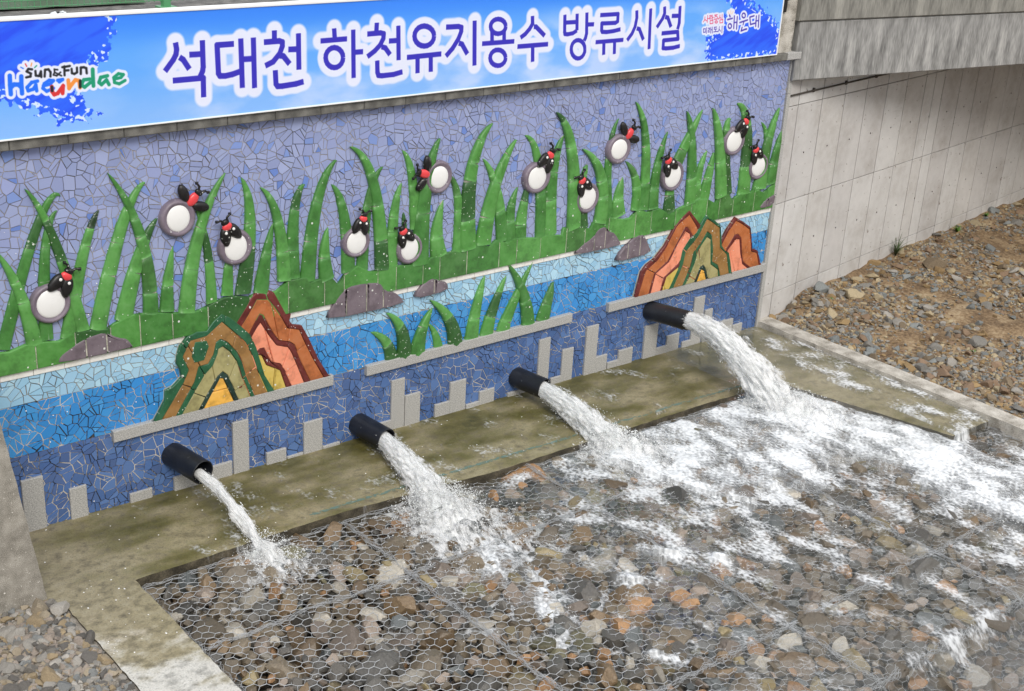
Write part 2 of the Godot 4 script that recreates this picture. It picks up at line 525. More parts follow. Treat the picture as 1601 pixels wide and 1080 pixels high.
func firefly(f: Array, label: String) -> void:
	var at := Vector2(f[0], f[1])
	var t := thing("firefly_relief", label, "relief", Vector3(f[0], f[1], 0.0), "ceramic fireflies on the mosaic wall")
	var rx: float = f[2]; var ry: float = f[3]; var wx: float = f[4]; var wy: float = f[5]; var ang: float = f[6]; var hd: float = f[7]
	var z := 0.038
	var q := wx / rx
	put("body", oval_mesh(M.ring, Vector2.ZERO, rx, ry, 0.0, 0.0, [[q * 0.8, z + 0.012], [q, z + 0.013], [q + (1 - q) * 0.3, z + 0.026], [q + (1 - q) * 0.6, z + 0.027], [q + (1 - q) * 0.88, z + 0.016], [1.0, z - 0.004], [1.0, 0.0]]), t)
	put("glowing_tail", oval_mesh(M.white, Vector2.ZERO, wx * 0.97, wy * 0.97, 0.0, z + 0.006, [[0.01, 0.024], [0.5, 0.022], [0.85, 0.016], [0.97, 0.009], [1.0, 0.0]]), t)
	var up := Vector2(0, 1).rotated(ang)
	var rt := Vector2(1, 0).rotated(ang)
	var r := (rx + ry) * 0.5
	var zt := z + 0.026
	if f[8] == 0:
		put("thorax", oval_mesh(M.coral, up * (hd * 0.98), r * 0.29, r * 0.22, ang, zt, dome(0.028)), t)
		for s in [-1.0, 1.0]:
			var c: Vector2 = up * (hd - r * 0.52) + rt * (s * r * 0.29)
			var wing := put("wing", oval_mesh(M.black, c, r * 0.31, r * 0.55, ang + s * 0.32, zt - 0.008, dome(0.036), 0.18), t)
			put("white_spot", oval_mesh(M.white, c + up * (r * 0.24) - rt * (s * r * 0.05), r * 0.085, r * 0.085, 0.0, zt + 0.021, dome(0.012)), wing)
	else:
		put("thorax", oval_mesh(M.coral, up * (hd * 0.97), r * 0.26, r * 0.42, ang, zt - 0.01, dome(0.03)), t)
		for s in [-1.0, 1.0]:
			var c: Vector2 = up * (hd * 0.98 - r * 0.06) + rt * (s * r * 0.62)
			put("wing", oval_mesh(M.black, c, r * 0.27, r * 0.5, ang - s * 1.12, zt - 0.016, dome(0.034)), t)
	var hc := up * (hd + r * (0.24 if f[8] == 0 else 0.42))
	put("head", oval_mesh(M.black, hc, r * 0.24, r * 0.17, ang, zt, dome(0.026)), t)
	for s in [-1.0, 1.0]:
		var sh := Sheet.new()
		var p0: Vector2 = hc + rt * (s * r * 0.08)
		var p1: Vector2 = hc + up * (r * 0.24) + rt * (s * r * 0.2)
		var p2: Vector2 = hc + up * (r * 0.3) + rt * (s * r * 0.42)
		sh.bar(Vector3(p0.x, p0.y, zt + 0.012), Vector3(p1.x, p1.y, zt + 0.016), r * 0.065, 7)
		sh.bar(Vector3(p1.x, p1.y, zt + 0.016), Vector3(p2.x, p2.y, zt + 0.016), r * 0.065, 7, Color.WHITE, r * 0.05)
		sh.box(Vector3(p2.x - r * 0.07, p2.y - r * 0.07, zt), Vector3(p2.x + r * 0.07, p2.y + r * 0.07, zt + 0.026), 0.008)
		put("antenna", sh.mesh(M.black), t)

# ---------------------------------------------------------------- broken tile field
func clip(poly: PackedVector2Array, o: Vector2, n: Vector2) -> PackedVector2Array:
	# keeps the side that n points to
	var out := PackedVector2Array()
	var m := poly.size()
	for k in m:
		var a := poly[k]
		var b := poly[(k + 1) % m]
		var da := (a - o).dot(n)
		var db := (b - o).dot(n)
		if da >= 0.0:
			out.push_back(a)
		if (da >= 0.0) != (db >= 0.0):
			out.push_back(a.lerp(b, da / (da - db)))
	return out

func shards(x0: float, x1: float, y0: float, y1: float, cell: float) -> Array:
	var nx := int(ceil((x1 - x0) / cell)) + 4
	var ny := int(ceil((y1 - y0) / cell)) + 4
	var site := []
	for j in ny:
		for i in nx:
			site.push_back(Vector2(x0 + (i - 2 + 0.5 + rng.randf_range(-0.44, 0.44)) * cell, y0 + (j - 2 + 0.5 + rng.randf_range(-0.44, 0.44)) * cell))
	var out := []
	for j in range(1, ny - 1):
		for i in range(1, nx - 1):
			var c: Vector2 = site[j * nx + i]
			var r := cell * 1.6
			var poly := PackedVector2Array([c + Vector2(-r, -r), c + Vector2(r, -r), c + Vector2(r, r), c + Vector2(-r, r)])
			for dj in range(-2, 3):
				for di in range(-2, 3):
					var jj := j + dj
					var ii := i + di
					if (di or dj) and jj >= 0 and ii >= 0 and jj < ny and ii < nx:
						var o: Vector2 = site[jj * nx + ii]
						poly = clip(poly, (c + o) * 0.5, c - o)
			for e in [[Vector2(x0, 0), Vector2(1, 0)], [Vector2(x1, 0), Vector2(-1, 0)], [Vector2(0, y0), Vector2(0, 1)], [Vector2(0, y1), Vector2(0, -1)]]:
				if poly.size() >= 3:
					poly = clip(poly, e[0], e[1])
			if poly.size() < 3:
				continue
			var parts := [poly]
			var todo := 1 if rng.randf() < 0.72 else 0
			if rng.randf() < 0.15:
				todo += 1
			for k in todo:
				var big := 0
				for m in parts.size():
					if area(parts[m]) > area(parts[big]):
						big = m
				var p: PackedVector2Array = parts[big]
				var cc := Vector2.ZERO
				for v in p:
					cc += v / p.size()
				var nn := Vector2.from_angle(rng.randf() * TAU)
				var off := cc + Vector2(rng.randf_range(-0.15, 0.15), rng.randf_range(-0.15, 0.15)) * cell
				parts[big] = clip(p, off, nn)
				parts.push_back(clip(p, off, -nn))
			for p in parts:
				if p.size() >= 3:
					out.push_back(p)
	return out

func shrink(poly: PackedVector2Array, d: float) -> PackedVector2Array:
	var out := poly
	var n := poly.size()
	for k in n:
		if out.size() < 3:
			return out
		var e := poly[(k + 1) % n] - poly[k]
		if e.length() < 0.0005:
			continue
		var nn := Vector2(-e.y, e.x).normalized()
		out = clip(out, poly[k] + nn * d * rng.randf_range(0.6, 1.5), nn)
	return out

func tile_shape(s: Sheet, poly: PackedVector2Array, z: float, col: Color) -> void:
	var sx := rng.randf_range(-0.025, 0.025)
	var sy := rng.randf_range(-0.025, 0.025)
	var c := Vector2.ZERO
	for v in poly:
		c += v / poly.size()
	var nn := Vector3(-sx, -sy, 1.0).normalized()
	var first := s.v.size()
	var n := poly.size()
	for k in n:
		s.p(Vector3(poly[k].x, poly[k].y, z + (poly[k].x - c.x) * sx + (poly[k].y - c.y) * sy), nn, col)
	for k in range(1, n - 1):
		s.t(first, first + k, first + k + 1)
	for k in n:
		var a := s.v[first + k]
		var b := s.v[first + (k + 1) % n]
		s.flat_quad(Vector3(a.x, a.y, -0.002), Vector3(b.x, b.y, -0.002), b, a, col)

# ---------------------------------------------------------------- stones
var rocks := []
func icosphere(level: int) -> Array:
	var t := (1.0 + sqrt(5.0)) / 2.0
	var v := [Vector3(-1, t, 0), Vector3(1, t, 0), Vector3(-1, -t, 0), Vector3(1, -t, 0), Vector3(0, -1, t), Vector3(0, 1, t), Vector3(0, -1, -t), Vector3(0, 1, -t), Vector3(t, 0, -1), Vector3(t, 0, 1), Vector3(-t, 0, -1), Vector3(-t, 0, 1)]
	for k in v.size():
		v[k] = v[k].normalized()
	var f := [[0, 11, 5], [0, 5, 1], [0, 1, 7], [0, 7, 10], [0, 10, 11], [1, 5, 9], [5, 11, 4], [11, 10, 2], [10, 7, 6], [7, 1, 8], [3, 9, 4], [3, 4, 2], [3, 2, 6], [3, 6, 8], [3, 8, 9], [4, 9, 5], [2, 4, 11], [6, 2, 10], [8, 6, 7], [9, 8, 1]]
	for l in level:
		var seen := {}
		var g := []
		for q in f:
			var m := []
			for e in 3:
				var a: int = q[e]
				var b: int = q[(e + 1) % 3]
				var key := mini(a, b) * 100000 + maxi(a, b)
				if not seen.has(key):
					seen[key] = v.size()
					v.push_back(((v[a] + v[b]) * 0.5).normalized())
				m.push_back(seen[key])
			g.append_array([[q[0], m[0], m[2]], [q[1], m[1], m[0]], [q[2], m[2], m[1]], [m[0], m[1], m[2]]])
		f = g
	return [v, f]

func ball(level: int, mat: Material) -> ArrayMesh:
	var ic := icosphere(level)
	var s := Sheet.new()
	for p in ic[0]:
		s.p(p, p)
	for f in ic[1]:
		s.t(f[0], f[1], f[2])
	return s.mesh(mat)

func rock_mesh(ic: Array, sd: int, mat: Material, sharp: float) -> ArrayMesh:
	var f := FastNoiseLite.new()
	f.seed = sd
	f.frequency = 0.9
	f.fractal_octaves = 3
	var r := RandomNumberGenerator.new()
	r.seed = sd
	var planes := []
	for k in 13:
		planes.push_back([Vector3(r.randf_range(-1, 1), r.randf_range(-1, 1), r.randf_range(-1, 1)).normalized(), r.randf_range(0.45, 0.78)])
	var s := Sheet.new()
	for p0 in ic[0]:
		var p: Vector3 = p0
		p *= 1.0 + f.get_noise_3dv(p0 * 1.3) * 0.26
		for pl in planes:
			var d: float = p.dot(pl[0]) - pl[1]
			if d > 0.0:
				p -= pl[0] * d * sharp
		s.p(p)
	for q in ic[1]:
		s.t(q[0], q[1], q[2])
	return s.mesh(mat, true)

# ---------------------------------------------------------------- levels of the ground
func slab_y(x: float) -> float:
	return 0.06 - 0.0137 * x

func bed_y(x: float, z: float) -> float:
	# level of the wire mattress top
	var y := -0.005 - 0.0137 * x
	y -= 0.17 * smoothstep(5.38, 5.62, z)
	y -= 0.03 * smoothstep(2.0, 5.0, z)
	return y

func water_y(x: float, z: float) -> float:
	return bed_y(x, z) + lerpf(-0.10, 0.025, smoothstep(2.2, 5.2, x + 0.22 * (z - 2.0))) - 0.03 * smoothstep(4.6, 6.0, x) * (1.0 - smoothstep(3.2, 4.6, z)) + 0.012 * smoothstep(5.3, 5.6, z)

const IMPACT := [Vector2(1.60, 1.30), Vector2(3.27, 1.55), Vector2(5.49, 1.52), Vector2(7.7, 1.82)]

# how much foam lies at a place: the jets' landing spots and the streams that run on from them
func foam_at(x: float, z: float) -> float:
	var d := 0.0
	var p := Vector2(x, z)
	# landing spots
	d = maxf(d, 1.0 * exp(-p.distance_squared_to(Vector2(1.64, 1.45)) / 0.085))
	d = maxf(d, 1.15 * exp(-p.distance_squared_to(Vector2(3.25, 1.65)) / 0.11))
	d = maxf(d, 1.15 * exp(-p.distance_squared_to(Vector2(5.5, 1.62)) / 0.13))
	d = maxf(d, 1.25 * exp(-p.distance_squared_to(Vector2(7.75, 1.95)) / 0.24))
	for s in [[3.27, 1.6, 3.05, 3.3, 0.42, 0.62, 0.86], [3.25, 1.6, 3.9, 2.1, 0.22, 0.3, 0.6], [5.5, 1.55, 5.9, 2.9, 0.5, 0.75, 0.86], [5.5, 1.5, 6.7, 1.75, 0.26, 0.5, 0.75],
			[7.75, 1.9, 8.2, 3.4, 0.75, 0.9, 1.15], [8.25, 3.0, 8.1, 5.0, 0.85, 0.9, 1.05], [7.7, 1.8, 6.9, 3.4, 0.5, 0.65, 0.66], [7.5, 1.7, 6.2, 1.5, 0.2, 0.3, 0.72], [7.9, 4.4, 7.2, 5.3, 0.55, 0.7, 0.62],
			[5.7, 2.6, 5.2, 3.6, 0.5, 0.5, 0.6], [3.1, 3.0, 3.2, 3.9, 0.3, 0.4, 0.5], [4.3, 1.45, 7.2, 1.42, 0.12, 0.16, 0.62], [8.3, 1.6, 8.9, 3.2, 0.2, 0.25, 0.7],
			[4.3, 3.05, 4.55, 3.4, 0.13, 0.12, 0.8], [3.85, 3.3, 4.05, 3.5, 0.13, 0.12, 0.76], [2.42, 3.05, 2.9, 3.75, 0.10, 0.12, 0.8], [6.5, 3.05, 6.75, 3.3, 0.13, 0.12, 0.85], [4.75, 3.55, 5.0, 3.8, 0.1, 0.1, 0.74], [2.72, 1.5, 2.8, 1.75, 0.06, 0.08, 0.7], [4.7, 1.34, 5.3, 1.4, 0.1, 0.12, 0.8], [3.7, 2.2, 4.6, 2.7, 0.2, 0.2, 0.55], [3.3, 4.15, 3.5, 4.35, 0.08, 0.08, 0.72], [5.6, 4.6, 6.0, 5.0, 0.2, 0.2, 0.5]]:
		var a := Vector2(s[0], s[1])
		var b := Vector2(s[2], s[3])
		var t := clampf((p - a).dot(b - a) / (b - a).length_squared(), 0.0, 1.0)
		var w: float = lerpf(s[4], s[5], t)
		var k: float = s[6] * lerpf(1.0, 0.75, t)
		d = maxf(d, k * exp(-pow(p.distance_to(a.lerp(b, t)) / w, 2.0)))
	d = maxf(d, 0.40 * smoothstep(3.4, 4.8, x) * (1.0 - smoothstep(3.6, 5.0, z)))
	d = maxf(d, 0.66 * smoothstep(5.0, 6.0, x) * (1.0 - smoothstep(2.8, 4.0, z)))
	d = maxf(d, 0.34 * smoothstep(4.2, 4.7, x) * exp(-pow((z - 5.46) / 0.12, 2.0)) * 1.25)
	d = maxf(d, 0.2 * smoothstep(2.6, 3.2, x) * (1.0 - smoothstep(3.6, 4.4, z)))
	d = maxf(d, 0.45 * smoothstep(8.2, 8.5, x) * (1.0 - smoothstep(3.0, 3.4, z)))
	var edge := x - (8.28 + 0.24 * (z - 1.4))
	d = lerpf(d, minf(d, 0.38), smoothstep(-0.12, 0.18, edge))
	var lip := 1.19 + 0.125 * smoothstep(2.5, 4.1, x)
	d *= lerpf(smoothstep(lip, lip + 0.11, z), smoothstep(0.15, 0.6, z), smoothstep(8.22, 8.34, x))
	return d

func seen_at(p: Vector3) -> Vector2:
	# where a point stands in the photograph's frame, 0 to 1 each way
	var l := cam.transform.affine_inverse() * p
	var h := tan(deg_to_rad(cam.fov) * 0.5)
	return Vector2(0.5 + 0.5 * l.x / (-l.z * h * 1601.0 / 1080.0), 0.5 - 0.5 * l.y / (-l.z * h))

func in_frame(p: Vector3, margin := 0.0) -> bool:
	var s := seen_at(p)
	return s.x > -margin and s.x < 1.0 + margin and s.y > -margin and s.y < 1.0 + margin

func _ready() -> void:
	rng.seed = 20240611
	# camera, sky, sun, exposure
	cam = Camera3D.new()
	cam.name = "camera"
	cam.position = Vector3(-3.25216, 5.95198, 9.83833)
	cam.rotation = Vector3(-0.390412, -0.719482, 0.060018)
	cam.fov = 29.14053
	cam.near = 0.1
	cam.far = 400.0
	add_child(cam)
	var sky := ProceduralSkyMaterial.new()
	sky.sky_top_color = Color(0.97, 0.98, 1.0)
	sky.sky_horizon_color = Color(0.70, 0.71, 0.725)
	sky.sky_curve = 0.25
	sky.ground_bottom_color = Color(0.42, 0.40, 0.37)
	sky.ground_horizon_color = Color(0.6, 0.6, 0.59)
	sky.sun_angle_max = 1.0
	var env := Environment.new()
	env.background_mode = Environment.BG_SKY
	env.sky = Sky.new()
	env.sky.sky_material = sky
	env.tonemap_mode = Environment.TONE_MAPPER_LINEAR
	env.tonemap_exposure = 1.45
	env.volumetric_fog_enabled = true
	env.volumetric_fog_density = 0.0
	env.sdfgi_enabled = true
	env.ssao_enabled = true
	env.ssil_enabled = true
	var we := WorldEnvironment.new()
	we.name = "world_environment"
	we.environment = env
	add_child(we)
	var sun := DirectionalLight3D.new()
	sun.name = "sun"
	sun.light_energy = 0.48
	sun.light_color = Color(1.0, 0.985, 0.96)
	sun.light_angular_distance = 25.0
	sun.shadow_enabled = true
	add_child(sun)
	sun.look_at_from_position(Vector3.ZERO, Vector3(0.32, -0.85, -0.85))
	make_materials()
	setting()
	mural()
	reliefs()
	banner()
	pipes()
	bridge()
	upper_edge()
	mattress()
	loose_ground()
	water()

# ---------------------------------------------------------------- setting
func grid(x0: float, x1: float, z0: float, z1: float, step: float, h: Callable, mat: Material) -> ArrayMesh:
	var s := Sheet.new()
	var nx := int(ceil((x1 - x0) / step))
	var nz := int(ceil((z1 - z0) / step))
	for j in nz + 1:
		for i in nx + 1:
			var x := lerpf(x0, x1, float(i) / nx)
			var z := lerpf(z0, z1, float(j) / nz)
			var y: float = h.call(x, z)
			s.p(Vector3(x, y, z), Vector3.UP, Color.WHITE, Vector2(float(i) / nx, float(j) / nz))
	for j in nz:
		for i in nx:
			var b := j * (nx + 1) + i
			s.q(b, b + nx + 1, b + nx + 2, b + 1)
	s.smooth()
	for k in s.n.size():
		if s.n[k].y < 0.0:
			s.n[k] = -s.n[k]
	return s.mesh(mat)

func apron_material() -> StandardMaterial3D:
	# algae-stained concrete: olive near the wall, sandy towards the front edge; the arm on the left dries to almost white.
	# u runs along the wall (x -0.6 to 9.8), v away from it (z 0 to 5.6)
	var w := 1400
	var h := 756
	var f := FastNoiseLite.new()
	f.seed = 5; f.frequency = 0.011; f.fractal_octaves = 5
	var fine := FastNoiseLite.new()
	fine.seed = 6; fine.frequency = 0.045; fine.fractal_octaves = 6; fine.fractal_gain = 0.62
	var data := PackedByteArray()
	data.resize(w * h * 3)
	data.fill(130)
	for y in h:
		var z := 5.6 * y / h
		for x in w:
			var wx := -0.6 + 10.4 * x / w
			if z > 1.5 and wx > 0.7 and wx < 8.1 or z > 3.5 and wx > 0.7:
				continue
			var a := f.get_noise_2d(x * 0.8, y * 1.7)
			var b := fine.get_noise_2d(x, y * 1.3)
			var left := smoothstep(1.0, -0.2, wx)
			var v := clampf(z / 1.4, 0.0, 1.0)
			var s := clampf(0.74 - v * 0.62 + a * 1.15 + b * 0.75 - left * 0.62 - 0.25 * smoothstep(0.9, 1.5, z) * smoothstep(1.2, 0.4, wx), 0.0, 1.0)
			var c := Color8(160, 149, 116).lerp(Color8(90, 85, 38), s)
			var k := clampf(0.5 + f.get_noise_2d(x * 2.0 + 900.0, y * 4.0) * 0.9 + b * 0.4, 0.0, 1.0)
			c = c.lerp(Color8(122, 112, 88), 0.2 * k).lerp(Color8(158, 147, 124), 0.5 * left)
			if wx < 0.7:
				var dry := smoothstep(1.75, 2.5, z + a * 0.9 + b * 0.35 - 0.25 * wx)
				c = c.lerp(Color8(208, 205, 197), dry)
				c = c.lerp(Color8(168, 148, 116), clampf(a * 0.9, 0.0, 0.5) * (1.0 - absf(dry * 2.0 - 1.0)))
			c = c.darkened(clampf(-b * 0.42, 0.0, 0.35)).lightened(clampf(b * 0.2, 0.0, 0.25))
			var gr := rng.randf()
			c = c.darkened(gr * 0.13) if gr < 0.95 else c.darkened(0.25)
			var o := (y * w + x) * 3
			data[o] = c.r8; data[o + 1] = c.g8; data[o + 2] = c.b8
	var m := StandardMaterial3D.new()
	m.albedo_texture = ImageTexture.create_from_image(Image.create_from_data(w, h, false, Image.FORMAT_RGB8, data))
	m.roughness = 0.45
	m.texture_repeat = false
	return m

func slab(called: String, outline: PackedVector2Array, top: Callable, low: float, mat: Material, uv0: Vector2, uv1: Vector2) -> MeshInstance3D:
	# a concrete slab with chipped edges: outline in x, z
	var s := Sheet.new()
	var ring := PackedVector2Array()
	for k in outline.size():
		var a := outline[k]
		var b := outline[(k + 1) % outline.size()]
		var steps := maxi(1, int(a.distance_to(b) / 0.06))
		for j in steps:
			var p := a.lerp(b, float(j) / steps)
			if j > 0:
				p += Vector2(rng.randf_range(-1, 1), rng.randf_range(-1, 1)) * 0.006
			ring.push_back(p)
	var tri := Geometry2D.triangulate_polygon(ring)
	for p in ring:
		s.p(Vector3(p.x, top.call(p.x, p.y), p.y), Vector3.UP, Color.WHITE, (p - uv0) / (uv1 - uv0))
	for k in range(0, tri.size(), 3):
		s.t(tri[k], tri[k + 2], tri[k + 1])
	var sd := Sheet.new()
	for k in ring.size():
		var a := ring[k]
		var b := ring[(k + 1) % ring.size()]
		var nn := Vector3(b.y - a.y, 0, a.x - b.x).normalized()
		var ua := (a - uv0) / (uv1 - uv0)
		var ub := (b - uv0) / (uv1 - uv0)
		sd.q(sd.p(Vector3(a.x, top.call(a.x, a.y), a.y), nn, Color.WHITE, ua), sd.p(Vector3(b.x, top.call(b.x, b.y), b.y), nn, Color.WHITE, ub), sd.p(Vector3(b.x, low, b.y), nn, Color.WHITE, ub), sd.p(Vector3(a.x, low, a.y), nn, Color.WHITE, ua))
	var o := put(called, s.mesh(mat))
	o.set_meta("kind", "structure")
	put("slab_side", sd.mesh(M.wetside if called != "kerb" else M.kerb), o)
	return o

func setting() -> void:
	var am := apron_material()
	var flat := func(x: float, z: float) -> float: return slab_y(x)
	var ap := slab("concrete_apron", PackedVector2Array([Vector2(-1.5, -0.05), Vector2(9.46, -0.05), Vector2(9.46, 3.32), Vector2(8.76, 3.32), Vector2(8.26, 1.36), Vector2(7.1, 1.31), Vector2(4.1, 1.30), Vector2(2.5, 1.17), Vector2(0.505, 1.19), Vector2(0.495, 2.0), Vector2(0.485, 3.0), Vector2(0.48, 5.55), Vector2(-0.08, 5.55), Vector2(-0.085, 1.19), Vector2(-1.5, 1.19)]), flat, -0.4, am, Vector2(-0.6, 0.0), Vector2(9.8, 5.6))
	var kerb := func(x: float, z: float) -> float: return 0.005 - 0.012 * z / 3.0
	slab("kerb", PackedVector2Array([Vector2(9.465, -0.02), Vector2(9.70, -0.06), Vector2(9.715, 3.0), Vector2(9.715, 9.0), Vector2(9.475, 9.0), Vector2(9.47, 3.2)]), kerb, -0.45, M.kerb, Vector2.ZERO, Vector2.ONE)
	var flecks := []
	for k in 90:
		var x := rng.randf_range(-0.05, 5.5)
		var z := rng.randf_range(0.05, 1.15)
		if k % 3 == 0:
			x = rng.randf_range(-0.05, 0.48)
			z = rng.randf_range(1.0, 2.1)
		var sz := rng.randf_range(0.0025, 0.007)
		flecks.push_back(Transform3D(Basis.from_euler(Vector3(0, rng.randf() * TAU, 0)) * Basis().scaled(Vector3(sz * rng.randf_range(0.7, 1.6), 0.0015, sz)), Vector3(x, slab_y(x) + 0.001, z)))
	scatter("white_flecks", ball(1, M.white), flecks, [])
	# teal paint line along the apron, worn
	var s := Sheet.new()
	var f := FastNoiseLite.new()
	f.seed = 9; f.frequency = 3.0
	for k in 900:
		var x := 2.2 + 6.0 * k / 900.0
		var z := 1.06 + 0.022 * (x - 2.2) + f.get_noise_1d(x * 0.6) * 0.015
		for j in 3:
			if f.get_noise_2d(x * 4.0, j * 9.0) > -0.05 + 0.12 * sin(x * 1.3):
				var zz := z + (j - 1) * 0.012
				var y := slab_y(x) + 0.003
				s.flat_quad(Vector3(x, y, zz + 0.007), Vector3(x + 0.0068, y, zz + 0.007), Vector3(x + 0.0068, y, zz - 0.007), Vector3(x, y, zz - 0.007))
	var ln := put("painted_line", s.mesh(flatmat(rgb(104, 126, 116), 0.6)))
	ln.set_meta("kind", "structure")
	# bottom of the stream and the earth around
	var bed := put("stream_bed", grid(0.4, 9.6, 0.9, 10.0, 0.1, func(x: float, z: float) -> float: return bed_y(x, z) - 0.2, M.bed))
	bed.set_meta("kind", "structure")
	var hn := FastNoiseLite.new()
	hn.seed = 41; hn.frequency = 0.7; hn.fractal_octaves = 4
	var right := put("earth_bank", grid(9.70, 24.0, -9.0, 9.5, 0.07, func(x: float, z: float) -> float:
		var wall := -(x - 9.53) * 0.1405
		return right_y(x, z, hn), M.earth))
	right.set_meta("kind", "structure")
	var left := put("gravel_ground", grid(-6.0, -0.07, 1.0, 8.0, 0.06, func(x: float, z: float) -> float: return left_y(x, z, hn), M.dust))
	left.set_meta("kind", "structure")
	var g := Sheet.new()
	g.flat_quad(Vector3(-80, -0.6, 120), Vector3(120, -0.6, 120), Vector3(120, -0.6, -120), Vector3(-80, -0.6, -120))
	var far := put("ground", g.mesh(M.earth))
	far.set_meta("kind", "structure")
	var ob := Sheet.new()
	ob.box(Vector3(-40.0, -0.6, 11.0), Vector3(60.0, 4.3, 14.0), 0.03)  # wall out of view, placed to block low sky and darken the underpass
	put("unseen_shade_wall", ob.mesh(M.kerb)).set_meta("kind", "structure")
	var fb := Sheet.new()
	fb.box(Vector3(18.5, -0.6, 1.2), Vector3(21.0, 5.2, 10.99), 0.03)  # second unseen wall, keeps low light from the right off the abutment
	put("unseen_shade_wall", fb.mesh(M.kerb)).set_meta("kind", "structure")
	# sloped pier on the left
	var pr := Sheet.new()
	var face := PackedVector2Array([Vector2(-2.4, -0.4), Vector2(-0.105, -0.4), Vector2(-0.157, 0.06), Vector2(-0.27, 0.87), Vector2(-0.382, 1.66), Vector2(-0.46, 2.2), Vector2(-2.4, 2.2)])
	var n := face.size()
	# subdivided front so that it can be slightly uneven
	var fn := FastNoiseLite.new()
	fn.seed = 3; fn.frequency = 2.0
	var rows := 40
	var colsn := 36
	for j in rows + 1:
		var y := lerpf(-0.4, 2.2, float(j) / rows)
		var xe := -0.157 - 0.1405 * (y - 0.06) + fn.get_noise_2d(y * 3.0, 0.0) * 0.008
		for i in colsn + 1:
			var x := lerpf(-2.4, xe, float(i) / colsn)
			var round_off := 0.012 if i == colsn else 0.0
			pr.p(Vector3(x, y, 1.08 + fn.get_noise_2d(x, y) * 0.012 - round_off))
	for j in rows:
		for i in colsn:
			var b := j * (colsn + 1) + i
			pr.q(b, b + 1, b + colsn + 2, b + colsn + 1)
	pr.smooth()
	for j in rows:
		var b := j * (colsn + 1) + colsn
		var a0 := pr.v[b]
		var a1 := pr.v[b + colsn + 1]
		pr.flat_quad(a0, Vector3(a0.x, a0.y, 0.06), Vector3(a1.x, a1.y, 0.06), a1)
	pr.flat_quad(Vector3(-2.4, 2.2, 1.08), Vector3(-0.46, 2.2, 1.08), Vector3(-0.46, 2.2, 0.06), Vector3(-2.4, 2.2, 0.06))
	pr.flat_quad(Vector3(-2.4, -0.4, 0.06), Vector3(-2.4, -0.4, 1.08), Vector3(-2.4, 2.2, 1.08), Vector3(-2.4, 2.2, 0.06))
	tag(put("wing_wall", pr.mesh(M.pier)), "weathered grey concrete wing wall with a sloping edge in front of the mosaic", "wall")

func right_y(x: float, z: float, hn: FastNoiseLite) -> float:
	var wallz := -(x - 9.53) * 0.1405
	var near := exp(-maxf(0.0, z - wallz) / 0.5) * smoothstep(9.9, 11.5, x)
	var lump := exp(-Vector2(x - 10.55, z + 0.05).length_squared() / 0.12) * 0.12
	return -0.03 + 0.05 * smoothstep(9.8, 10.6, x) + 0.14 * near + lump + hn.get_noise_2d(x * 1.3, z * 1.3) * 0.07 * smoothstep(9.72, 10.1, x) - 0.03 * smoothstep(1.5, 4.0, z)

func left_y(x: float, z: float, hn: FastNoiseLite) -> float:
	return 0.056 - 0.012 * smoothstep(-0.6, -0.1, x) + hn.get_noise_2d(x * 1.5 + 40.0, z * 1.5) * 0.06 * smoothstep(-0.1, -0.5, x) - 0.02 * (z - 1.0) * 0.1

